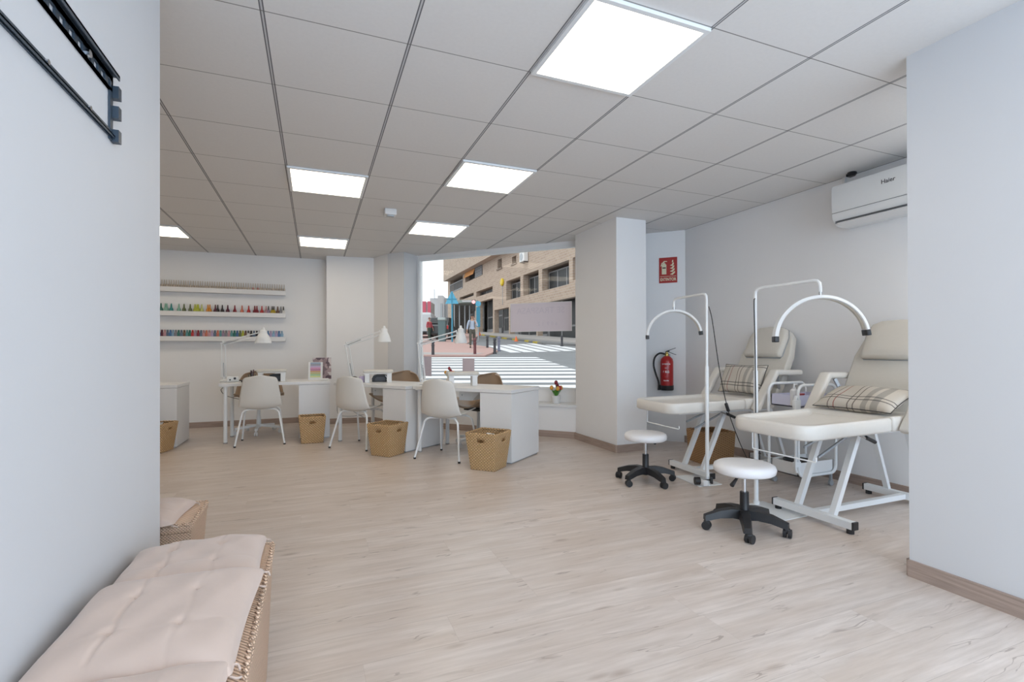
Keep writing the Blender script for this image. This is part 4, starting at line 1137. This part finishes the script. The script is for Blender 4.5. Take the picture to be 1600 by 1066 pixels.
struct(slab([G(-4.6, 21.6), G(-1.6, 21.2), G(-1.25, 22.2), G(-4.6, 22.9)], .075, .03).build('pavement_ramp', PAVE, ang=20))
FX = 19.0
def fp(px, py, X=FX):
    d = sight(px, py); t = X/d.x; return Vector((X, d.y*t, CZ+d.z*t))
struct(slab([Vector((15.8, y, gz(15.8, y))) if a else Vector((19.6, y, gz(19.6, y))) for y, a in ((20, 1), (20, 0), (90, 0), (90, 1))], .10, .2).build('pavement_right', PAVE, ang=20))
# zebra crossings
mb = MB()
dep = 11.2
while dep < 20.6:
    k = (dep-11.2)/9.4; right = 1.9+.25*dep*.3-2.4*k
    slab([G(-6, dep), G(right, dep), G(right-.15, dep+.50), G(-6, dep+.50)], .006, .008, mb); dep += .98
tag(mb.build('zebra_crossing', ROADW, ang=20, weld=False), 'wide white striped crossing painted right outside the shop window', 'crossing')
mb = MB()
for k in range(6):
    a = gr(768+15*k, 540.5-.9*k); b = gr(806+21*k, 551-.6*k); d = (b-a).normalized(); s_ = d.cross(Vector((0, 0, 1))).normalized()*.27
    slab([a-s_, b-s_, b+s_, a+s_], .006, .008, mb)
tag(mb.build('zebra_crossing', ROADW, ang=20, weld=False), 'slanting white striped crossing farther away, below the large poster', 'crossing')
# kerb with yellow paint
t = thing('painted_kerb', 'grey kerb with worn yellow painted lengths along the far pavement', 'kerb', (0, 0, 0))
YEL = mat('worn yellow paint', (.55, .42, .06), .8, noise=.4, scale=4); KG = mat('kerb stone', (.20, .20, .20), .85, noise=.3)
q = [gr(752, 524), gr(786, 529.5), gr(822, 534), gr(850, 538.5), gr(900, 541)]
for i in range(len(q)-1):
    n = 4
    for k in range(n):
        a = q[i].lerp(q[i+1], k/n); b = q[i].lerp(q[i+1], (k+1)/n)
        MB().bar(a+Vector((0, 0, .05)), b+Vector((0, 0, .05)), .25, .14).build('kerb_length', YEL if k % 2 == 0 and i < 3 else KG, t, ang=20)
# the brick building
HOLE = []
def hole(x0, x1, yt, yb):      # opening: left and right edges, top and bottom at the right edge, as seen in the photograph
    a = fp(x1, yt); b = fp(x1, yb); c = fp(x0, yb)
    HOLE.append((a.y, c.y, b.z, a.z)); return HOLE[-1]
bal = hole(703.5, 723, 429, 450); awn = hole(727, 754, 412, 429.5)
w1 = hole(777.5, 784, 403, 418); w2 = hole(800, 806.5, 399, 410.5)
h1 = hole(718, 740, 457, 462); h2 = hole(744, 769.6, 447, 456)
b1 = hole(791, 813, 432, 464); b2 = hole(817.5, 841.5, 421.5, 456.5); b3 = hole(847, 889, 406, 444); b4 = hole(895, 925, 392, 430)
a1 = hole(720, 742, 472, 520); a2 = hole(748, 770, 466, 519); a3 = hole(772.5, 795, 480, 522); a4 = hole(797, 838, 474, 530); a5 = hole(840, 930, 457, 545)
Y0, Y1, ZT = 24., 73.5, 17.5
ys = sorted({Y0, Y1, *[h[0] for h in HOLE], *[h[1] for h in HOLE]}); zs = sorted({0.2, ZT, *[h[2] for h in HOLE], *[h[3] for h in HOLE]})
ys = [y for y in ys if Y0 <= y <= Y1]
building = thing('brick_building', 'long pale brick building with deep balcony openings across the street', 'building', (FX, Y0, 0))
mb = MB()
for ya, yb in zip(ys[:-1], ys[1:]):
    run = None
    for za, zb in zip(zs[:-1], zs[1:]):
        cy, cz = (ya+yb)/2, (za+zb)/2
        solid_ = not any(h[0]-1e-4 < cy < h[1]+1e-4 and h[2]-1e-4 < cz < h[3]+1e-4 for h in HOLE)
        if solid_:
            if run is None: run = [za, zb]
            else: run[1] = zb
        elif run: mb.bx(0, .55, ya-Y0, yb-Y0, *run); run = None
    if run: mb.bx(0, .55, ya-Y0, yb-Y0, *run)
mb.bx(0, 9, Y1-Y0, Y1-Y0+.3, .2, ZT); mb.bx(.0, 9, 0, .3, .2, ZT)
mb.build('facade', BRICK, building, ang=20, weld=False)
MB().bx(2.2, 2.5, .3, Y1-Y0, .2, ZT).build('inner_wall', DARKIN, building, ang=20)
q1 = fp(805, 391); q2 = fp(727, 424.5)
MB().bx(-.9, .0, q1.y-Y0-1, Y1-Y0-.5, (q1.z+q2.z)/2, ZT+.5).build('upper_storey', BRICK, building, ang=20)
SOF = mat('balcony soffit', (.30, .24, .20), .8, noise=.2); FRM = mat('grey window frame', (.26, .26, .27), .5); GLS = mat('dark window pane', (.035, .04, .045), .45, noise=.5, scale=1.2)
for h in HOLE[:10]:
    y0, y1, z0, z1 = h[0]-Y0, h[1]-Y0, h[2], h[3]
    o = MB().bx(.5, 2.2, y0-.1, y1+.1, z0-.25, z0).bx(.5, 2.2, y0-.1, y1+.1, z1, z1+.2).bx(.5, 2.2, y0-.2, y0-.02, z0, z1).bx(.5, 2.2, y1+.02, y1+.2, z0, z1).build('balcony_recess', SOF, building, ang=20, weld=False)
for h in (b1, b2, b3, w1, w2, h1, h2, awn, b4):
    y0, y1, z0, z1 = h[0]-Y0, h[1]-Y0, h[2], h[3]; x = 1.9 if (z1-z0) > 2.2 else .7
    m = MB(); n = 3 if (y1-y0) > 2 else 2
    for k in range(n+1): yy = y0+(y1-y0)*k/n; m.bx(x, x+.08, yy-.07, yy+.07, z0, z0+(z1-z0)*.85)
    m.bx(x, x+.08, y0, y1, z0+(z1-z0)*.83, z0+(z1-z0)*.88)
    f = m.build('window_frame', FRM, building, ang=20, weld=False)
    MB().bx(x+.02, x+.05, y0+.05, y1-.05, z0, z0+(z1-z0)*.84).build('pane', GLS, f, ang=20)
for h in (a1, a2, a3, a4, a5):
    y0, y1, z0, z1 = h[0]-Y0, h[1]-Y0, max(h[2], .3), h[3]
    m = MB(); n = max(2, int((y1-y0)/2.2))
    for k in range(n+1): yy = y0+(y1-y0)*k/n; m.bx(1.2, 1.32, yy-.08, yy+.08, z0-.2, z1+.3)
    m.bx(1.2, 1.32, y0, y1, z0+1.9, z0+2.05); m.bx(1.1, 1.3, y0, y1, z0-.3, z0+.5)
    f = m.build('shop_front', FRM, building, ang=20, weld=False)
    MB().bx(1.24, 1.28, y0, y1, z0, z1+.3).build('pane', GLS, f, ang=20)
# balcony railing, awning, shutters, sills, ledge courses
m = MB(); y0, y1, z0, z1 = bal[0]-Y0, bal[1]-Y0, bal[2], bal[3]
for k in range(17): yy = y0+(y1-y0)*k/16; m.bx(-.04, .0, yy-.05, yy+.05, z0, z0+(z1-z0)*.62)
m.bx(-.05, .01, y0, y1, z0+(z1-z0)*.60, z0+(z1-z0)*.66); m.bx(-.05, .01, y0, y1, z0-.02, z0+.12)
m.build('railing', FRM, building, weld=False, ang=20)
y0, y1, z0, z1 = awn[0]-Y0, awn[1]-Y0, awn[2], awn[3]; ym = y0+(y1-y0)*.42
MB().prism([(-.02, z1), (.05, z1), (-.22, z0+.55), (-.27, z0+.55)], ym, y1-.1, 'y').build('awning', mat('orange awning', (.66, .30, .10), .8), building, ang=20)
m = MB()
for k in range(7): zz = z0+(z1-z0)*k/7; m.bar((-.03, y0+.1, zz+.1), (-.03, ym-.2, zz+.1), .07, .12)
m.build('shutter', FRM, building, weld=False, ang=20)
for h in (w1, w2): MB().bx(-.12, .02, h[0]-Y0-.15, h[1]-Y0+.15, h[2]-.14, h[2]).build('window_sill', SOF, building, ang=20)
c = fp(822, 402); t = thing('condenser_unit', 'pale condenser unit fixed high on the brick building', 'condenser unit', (FX, c.y, c.z-.5))
MB().box((-.25, 0, .5), (.45, 1.15, .95), None, .04, 1).build('housing', WHITE, t); MB().cyl((-.48, .1, .5), (-.50, .1, .5), .36, n=20).build('fan_grille', GREYM, t)
MB().bar((-.02, -.4, 0), (-.45, -.4, 0), .06, .06).bar((-.02, .4, 0), (-.45, .4, 0), .06, .06).build('bracket', BLACK, t, weld=False)
c = fp(785.5, 441); t = thing('yellow_alarm', 'yellow octagonal alarm box on the brick building', 'alarm box', (FX-.01, c.y, c.z))
MB().lathe([(0, 0), (.42, 0), (.42, .14), (.30, .2), (0, .2)], n=8, rot=Matrix.Rotation(R(-90), 3, 'Y')).build('box', mat('yellow plastic', (.72, .52, .02), .4), t, ang=20)
MB().bx(-.03, 0, -.03, .03, -2.5, -.3).build('conduit', GREYM, t)
# shop kiosk with canopy beside the building, low buildings on the left
def at(px, py, dep):
    d = sight(px, py); return d*(dep/d.dot(FWD))+Vector((0, 0, CZ))
def yawbox(t, name, m, dep, x0, x1, y0, y1, th, z0=None):
    a = at(x0, y1, dep); b = at(x1, y0, dep); zl = a.z if z0 is None else z0
    L = (Vector((b.x, b.y, 0))-Vector((a.x, a.y, 0))).length
    c = (a+b)/2; c.z = (zl+b.z)/2; c += FWD*th/2
    o = MB().box((0, 0, 0), (L, th, b.z-zl)).build(name, m, t, ang=20)
    o.location = c; o.rotation_euler = (0, 0, -YAW); return o
W0 = mat('white render', (.62, .62, .64), .8, noise=.1)
t = thing('low_building', 'low white building with dark doorways far up the street on the left', 'building')
yawbox(t, 'wall', W0, 84, 672, 701, 466, 512, 6); yawbox(t, 'annexe', W0, 82, 684, 692, 462, 512, 4); yawbox(t, 'doorway', GREYM, 81.8, 688, 691, 474, 500, .2); yawbox(t, 'doorway', GREYM, 83.8, 694.5, 697, 477, 500, .2)
yawbox(t, 'mast', GREYM, 83.5, 678.4, 679.2, 452, 468, .2)
t = thing('banner_wall', 'pale hoarding with tall pink banners at the far left edge of the window view', 'hoarding')
yawbox(t, 'wall', W0, 60, 648, 673, 472, 514, 3)
for a, b in ((652, 656), (658.5, 665.5), (668, 673)): yawbox(t, 'banner', mat('pink banner', (.62, .13, .19), .7) if 'pink banner' not in bpy.data.materials else bpy.data.materials['pink banner'], 59.8, a, b, 471, 500, .15)
t = thing('shop_canopy', 'dark shop front with a pale green canopy left of the walking man', 'shop front')
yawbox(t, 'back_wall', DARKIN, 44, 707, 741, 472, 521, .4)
yawbox(t, 'canopy', mat('green canopy', (.30, .36, .34), .6), 41, 706, 746, 469, 473.5, 2.5)
for x in (709, 717, 725.5, 733, 741): yawbox(t, 'post', GREYM, 43, x, x+1.4, 472, 521, .12)
yawbox(t, 'fascia_board', W0, 40.8, 722, 737, 469.5, 472, .1)
# street furniture
BOL = mat('bollard iron', (.045, .045, .055), .5, noise=.2)
BOLR = mat('maroon bollard iron', (.14, .035, .04), .5, noise=.2)
for px, py, top, lab in ((676.5, 557, 532, 'dark bollard at left, at the edge of the crossing'), (742, 556, 528, 'maroon bollard in front of the walking man'), (761.5, 545.5, 525, 'dark bollard just right of the walking man'),
                         (773, 553, 528, 'dark bollard at the crossing, nearer than its neighbours'), (779.5, 549, 525.5, 'grey blue bollard close behind a darker one'), (878, 541.5, 524, 'lone dark bollard far right, below the poster')):
    g0 = gr(px, py); h = (py-top)/F_PX*g0.dot(FWD)
    t = thing('bollard', lab, 'bollard', g0, 0, 'iron bollards at the crossings')
    m_ = BOLR if 'maroon' in lab else (mat('grey blue iron', (.16, .17, .24), .5) if 'grey blue' in lab else BOL)
    r = .068
    MB().lathe([(0, 0), (r*1.45, 0), (r*1.45, .05), (r, .08), (r*.9, h*.5), (r, h*.68), (0, h*.68)], n=14).build('post', m_, t)
    MB().lathe([(0, h*.68), (r*1.25, h*.69), (r*1.25, h*.73), (r*.85, h*.74), (r*.85, h*.84), (r*1.2, h*.85), (r*1.15, h*.93), (r*.7, h*.985), (0, h)], n=14).build('cap', m_, t)
SIGNB = mat('pale blue sign', (.10, .42, .62), .4); SIGNB2 = mat('blue pole', (.05, .28, .42), .5)
g0 = gr(706.5, 536); dep = g0.dot(FWD); k = dep/F_PX
t = thing('warning_sign', 'pale blue triangular road sign on a tall blue pole', 'road sign', g0, -YAW)
H = 80*k
MB().cyl((0, 0, 0), (0, 0, H), .055, n=10).build('pole', SIGNB2, t)
tri = [(-10.5*k, H-19*k), (10.5*k, H-19*k), (.6*k, H+.5*k), (-.6*k, H+.5*k)]
MB().prism(tri, -.10, -.07, 'y').build('sign_plate', SIGNB, t, ang=20)
MB().bx(-9*k, 9*k, -.13, -.10, H-12*k, H-11*k).build('sign_brace', SIGNB2, t); MB().bx(-.6*k, .6*k, -.13, -.10, H-18*k, H-1*k).build('sign_brace', SIGNB2, t)
g0 = gr(747.5, 533); dep = g0.dot(FWD); k = dep/F_PX
t = thing('round_sign', 'round blue road sign above a tall blue panel beside the walking man', 'road sign', g0, -YAW)
MB().cyl((0, 0, 0), (0, 0, 62*k), .05, n=10).build('pole', GREYM, t); MB().cyl((0, -.09, 58*k), (0, -.06, 58*k), 4.3*k, n=24).build('sign_plate', SIGNB, t)
MB().bx(-3*k, 3*k, -.12, -.06, 22*k, 53*k).build('panel', SIGNB2, t)
g0 = gr(740.5, 534); dep = g0.dot(FWD); k = dep/F_PX
t = thing('traffic_light', 'red lit traffic signal on a dark pole above the walking man', 'traffic light', g0, -YAW)
MB().cyl((0, 0, 0), (0, 0, 60*k), .06, n=10).build('pole', BLACK, t); MB().bx(-2.6*k, 2.6*k, -.2, .1, 48*k, 65*k).build('housing', BLACK, t)
MB().cyl((0, -.26, 61.5*k), (0, -.2, 61.5*k), 2.8*k, n=20).build('red_light', emit('red signal', (.9, .02, .03), 1.0), t)
ORG = mat('orange plastic', (.75, .16, .05), .5)
for px, py, lab in ((749.5, 526.5, 'orange marker on the kerb right of the walking man'), (806.5, 536.5, 'orange marker on the kerb farther right, below the poster')):
    t = thing('road_marker', lab, 'marker', gr(px, py, .12), 0, 'orange markers on the kerb'); MB().lathe([(0, 0), (.16, 0), (.16, .03), (.1, .05), (.03, .34), (0, .34)], n=12).build('cone', ORG, t)
g0 = gr(691, 535); k = g0.dot(FWD)/F_PX
t = thing('waste_container', 'grey green waste container with pale lid in front of the dark car', 'container', g0, -YAW)
GG = mat('grey green plastic', (.11, .17, .18), .6)
MB().prism([(-5*k, 0), (5*k, 0), (5.6*k, 34*k), (-5.6*k, 34*k)], -.35, .35, 'y').build('bin_body', GG, t, ang=20); MB().box((0, 0, 36*k), (12*k, .8, 4*k), None, .04, 2).build('lid', mat('pale lid', (.42, .50, .50), .5), t)
# vehicles
def car(name, label, px, py, col, W, H, L, rz, van=False):
    g0 = gr(px, py); t = thing(name, label, 'van' if van else 'car', g0, rz)
    if van: pr = [(-L/2, .35), (-L/2, H*.92), (-L/2+.12, H), (L/2-1.1, H), (L/2-.45, H*.62), (L/2-.05, H*.5), (L/2, .35)]
    else: pr = [(-L/2, .35), (-L/2+.02, H*.58), (-L/2+.25, H*.66), (-L/2+.75, H*.97), (-L/2+1.3, H), (.35, H), (1.15, H*.66), (L/2-.15, H*.56), (L/2, .4)]
    def body(w0, prof, m_, nm, par):
        m = MB(); rings = []
        for s in (-1, -.94, -.8, .8, .94, 1):
            k = 1 if abs(s) < .9 else (.985 if abs(s) < .97 else .95)
            rings.append([m.bm.verts.new((x*k, s*w0/2*(1 if z < H*.62 else .86), .35+(z-.35)*k)) for x, z in prof])
        n = len(prof)
        for a, b in zip(rings[:-1], rings[1:]):
            for j in range(n): m.bm.faces.new((a[j], a[(j+1) % n], b[(j+1) % n], b[j]))
        m.bm.faces.new(rings[0][::-1]); m.bm.faces.new(rings[-1]); return m.build(nm, m_, par, ang=30)
    body(W, pr, col, 'body', t)
    m = MB(); Z0, Z1 = H*.66, H*.93
    m.box((-L/2+(.05 if van else .42), 0, (Z0+Z1)/2), (.06, W*.70, Z1-Z0), Matrix.Rotation(R(0 if van else 40), 3, 'Y'))
    for s in (-1, 1): m.box((-.1 if not van else L/2-1.5, s*W*.431, (Z0+Z1)/2), (L*.42 if not van else .7, .04, (Z1-Z0)*.8))
    m.build('windows', GLS, t, ang=20, weld=False)
    for x in (-L*.31, L*.31):
        for s in (-1, 1):
            wl = MB().cyl((x, s*(W/2-.20), .32), (x, s*(W/2+.005), .32), .32, n=20).build('wheel', RUBBER, t)
            MB().cyl((x, s*(W/2), .32), (x, s*(W/2+.015), .32), .19, n=14).build('hub', GREYM, wl)
    for s in (-1, 1): MB().box((-L/2-.005, s*W*.42, H*.52), (.05, .12, .28), None, .01, 1).build('tail_light', CM['red'], t)
    MB().box((-L/2-.01, 0, .42), (.10, W*.9, .16), None, .03, 1).build('bumper', BLACK, t)
    return t
car('car', 'dark car parked with its rear toward the shop, beside the blue sign pole', 692, 531, mat('dark car paint', (.015, .02, .026), .3, coat=.5), 1.75, 1.75, 4.2, PI/2-YAW-R(2))
car('van', 'white van parked at the far left edge of the window view', 664, 528, mat('white van paint', (.62, .65, .68), .35), 1.95, 2.1, 4.8, PI/2-YAW+R(3), True)
def motorbike(label, px, py, rz, col):
    t = thing('motorbike', label, 'motorbike', gr(px, py, .07), rz, 'parked motorbikes beside the walking man')
    for x in (-.65, .65):
        w_ = MB(); pts = [(x+.27*math.cos(a), 0, .30+.27*math.sin(a)) for a in [2*PI*k/18 for k in range(19)]]
        w_.tube(pts, .05, 8); w_.cyl((x, -.03, .30), (x, .03, .30), .09, n=12)
        for k in range(5): a = 2*PI*k/5; w_.tube([(x, 0, .30), (x+.25*math.cos(a), 0, .30+.25*math.sin(a))], .012, 5)
        w_.build('wheel', RUBBER, t, weld=False)
    MB().tube([(.65, 0, .30), (.50, 0, .75), (.42, 0, 1.02)], .035, 8).tube([(.42, -.33, 1.05), (.42, .33, 1.05)], .018, 6).build('fork', GREYM, t, weld=False)
    MB().box((-.05, 0, .45), (.62, .26, .36), None, .08, 3).build('engine', BLACK, t)
    MB().box((.12, 0, .76), (.50, .26, .20), None, .08, 3).build('tank', col, t); MB().box((-.42, 0, .80), (.62, .25, .10), None, .04, 3).build('seat', BLACK, t)
    MB().box((.55, 0, 1.0), (.10, .30, .34), Matrix.Rotation(R(-20), 3, 'Y'), .03, 2).build('windscreen', GREYM, t)
    MB().box((-.85, 0, .95), (.36, .38, .30), None, .05, 2).build('top_box', BLACK, t)
    for s in (-1, 1): MB().tube([(.42, s*.28, 1.05), (.46, s*.30, 1.20)], .01, 5).sphere((.46, s*.30, 1.22), .06, 8, (.4, 1, .7)).build('mirror', BLACK, t, weld=False)
    MB().tube([(-.1, .1, .25), (-.05, .28, .0)], .015, 6).build('side_stand', GREYM, t)
    return t
motorbike('parked motorbike farther left, between the blue sign pole and the man', 716, 523, PI/2-YAW+R(25), mat('grey tank', (.2, .2, .22), .3))
motorbike('parked motorbike directly left of the walking man', 728, 521, PI/2-YAW-R(10), mat('dark tank', (.03, .03, .05), .3))

# ------------------------------------------------------------------ people in the street
def skin(name, verts, edges, m, parent, sub=1, root=0):
    me = bpy.data.meshes.new(name); me.from_pydata([v[0] for v in verts], edges, []); me.materials.append(m)
    o = bpy.data.objects.new(name, me); COL.objects.link(o); o.parent = parent
    md = o.modifiers.new('skin', 'SKIN'); sv = me.skin_vertices[0].data
    for i, v in enumerate(verts):
        r = v[1]; sv[i].radius = r if isinstance(r, tuple) else (r, r); sv[i].use_root = (i == root)
    md.use_smooth_shade = True
    s = o.modifiers.new('sub', 'SUBSURF'); s.levels = sub; s.render_levels = sub
    return o
SKINM = mat('skin', (.50, .30, .22), .6)
def person(label, loc, rz, shirt, trousers, cap, pack=None, phone=False, h=1.78):
    t = thing('person', label, 'person', loc, rz); t.scale = (h/1.78,)*3   # faces local -Y
    # one continuous body
    V = [((0, 0, .95), (.13, .10)), ((0, 0, 1.12), (.125, .09)), ((0, 0, 1.32), (.15, .10)), ((0, .01, 1.44), (.13, .085)), ((0, .005, 1.52), (.05, .05)), ((0, -.01, 1.60), (.062, .075)), ((0, -.01, 1.69), (.072, .09)), ((0, -.005, 1.76), (.045, .055))]
    E = [(i, i+1) for i in range(7)]
    def limb(start, pts):
        a = start
        for p, r in pts: V.append((p, r)); E.append((a, len(V)-1)); a = len(V)-1
        return a
    lhand = (-.29, -.06, .86); 
    limb(3, [((-.17, .01, 1.42), .058), ((-.22, .02, 1.28), .048), ((-.25, .02, 1.14), .042), ((-.28, -.04, .94), .032), ((-.285, -.06, .88), .028)])
    if phone: limb(3, [((.17, .01, 1.42), .058), ((.24, -.02, 1.27), .048), ((.26, -.08, 1.16), .042), ((.17, -.15, 1.34), .034), ((.11, -.13, 1.50), .028)])
    else: limb(3, [((.17, .01, 1.42), .058), ((.22, .0, 1.28), .048), ((.25, -.01, 1.14), .042), ((.28, -.10, .95), .032), ((.285, -.12, .89), .028)])
    for s, f in ((-1, -.16), (1, .18)):
        limb(0, [((s*.09, 0, .88), .088), ((s*.10, f*.35, .66), .072), ((s*.10, f*.55-.02, .48), .058), ((s*.10, f*.9+.02, .26), .05), ((s*.10, f+.03, .09), .038), ((s*.105, f-.06, .04), (.04, .032)), ((s*.11, f-.13, .03), (.035, .025))])
    skin('body', V, E, SKINM, t, 2)
    # clothing follows the body
    V = [((0, 0, .87), (.168, .130)), ((0, 0, 1.12), (.145, .11)), ((0, 0, 1.32), (.168, .118)), ((0, .01, 1.435), (.145, .10)), ((0, .005, 1.50), (.06, .06))]; E = [(i, i+1) for i in range(4)]
    limb(3, [((-.17, .01, 1.42), .072), ((-.22, .02, 1.28), .061), ((-.25, .02, 1.14), .055), ((-.278, -.035, .96), .045)])
    if phone: limb(3, [((.17, .01, 1.42), .072), ((.24, -.02, 1.27), .061), ((.26, -.08, 1.16), .056), ((.185, -.14, 1.31), .046)])
    else: limb(3, [((.17, .01, 1.42), .072), ((.22, .0, 1.28), .061), ((.25, -.01, 1.14), .055), ((.277, -.09, .97), .045)])
    skin('shirt', V, E, shirt, t, 2)
    V = [((0, 0, 1.07), (.145, .108)), ((0, 0, .90), (.152, .115))]; E = [(0, 1)]
    for s, f in ((-1, -.16), (1, .18)):
        limb(1, [((s*.09, 0, .84), .102), ((s*.10, f*.35, .66), .086), ((s*.10, f*.55-.02, .48), .074), ((s*.10, f*.9+.02, .26), .066), ((s*.10, f+.03, .10), .058)])
    skin('trousers', V, E, trousers, t, 2)
    for s, f in ((-1, -.16), (1, .18)): MB().box((s*.105, f-.035, .04), (.09, .26, .08), None, .03, 3).build('shoe', BLACK, t, ang=50)
    # head details
    m = MB().lathe([(.098, 1.70), (.100, 1.735), (.088, 1.785), (.05, 1.815), (0, 1.82)], (0, -.002, 0), 18)
    if cap: m.box((0, -.11, 1.705), (.15, .11, .012), Matrix.Rotation(R(8), 3, 'X'), .004, 1)
    m.build('cap' if cap else 'hair', cap or CM['brown'], t, ang=50, weld=False)
    m = MB().sphere((0, -.098, 1.655), .016, 8, (.8, 1.1, 1.2)); m.sphere((-.085, 0, 1.66), .02, 8, (.4, 1, 1.4)).sphere((.085, 0, 1.66), .02, 8, (.4, 1, 1.4)); m.build('nose_and_ears', SKINM, t, weld=False)
    for s in (-1, 1): MB().sphere((s*.03, -.088, 1.68), .010, 8, (1.2, .5, .7)).build('eye', BLACK, t)
    MB().box((0, -.090, 1.618), (.045, .012, .008), None, .003, 1).build('mouth', CM['dark red'], t)
    # hands with five fingers
    for s, base, dirv in ((-1, Vector((-.287, -.065, .865)), Vector((0, -.15, -1)).normalized()), (1, Vector((.105, -.125, 1.52)) if phone else Vector((.287, -.125, .875)), Vector((-.2, .05, 1)).normalized() if phone else Vector((0, -.2, -1)).normalized())):
        side = Vector((0, 1, 0)) if abs(dirv.z) > .5 else Vector((0, 0, 1)); nrm = dirv.cross(side).normalized()
        m = MB().tube([base, base+dirv*.045, base+dirv*.08], [.024, .036, .034], 8, flatk=.5)
        for k, L in enumerate((.065, .075, .07, .055)):
            o = side*(.03-.02*k)+dirv*.078; m.tube([base+o, base+o+dirv*L*.55+nrm*.005, base+o+dirv*L+nrm*.022*(-s)], [.0095, .009, .007], 6)
        m.tube([base+dirv*.03+side*.03, base+dirv*.06+side*.055, base+dirv*.09+side*.06], [.012, .010, .008], 6)
        m.build('hand', SKINM, t, weld=False)
    if pack:
        MB().box((0, .20, 1.27), (.30, .17, .44), None, .06, 3).build('backpack', pack, t, ang=50)
        for s in (-1, 1): MB().tube([(s*.10, .13, 1.44), (s*.11, .02, 1.535), (s*.115, -.10, 1.47), (s*.12, -.135, 1.30), (s*.14, -.09, 1.12), (s*.15, .08, 1.08)], .022, 6, flatk=.5).build('backpack_strap', pack, t)
    return t
person('man in a dark cap, pale blue shirt and backpack walking toward the shop', gr(738, 545.5, .07), -YAW+R(6), mat('pale blue shirt', (.42, .50, .62), .85), mat('olive grey trousers', (.085, .085, .07), .9), BLACK, mat('dark backpack', (.03, .035, .05), .8), True, 1.80)
person('person in a red top and dark trousers at the left edge of the window view', gr(671, 533, .07), -YAW+R(50), mat('red top', (.42, .07, .09), .85), mat('dark green trousers', (.05, .08, .06), .9), None, None, False, 1.68)
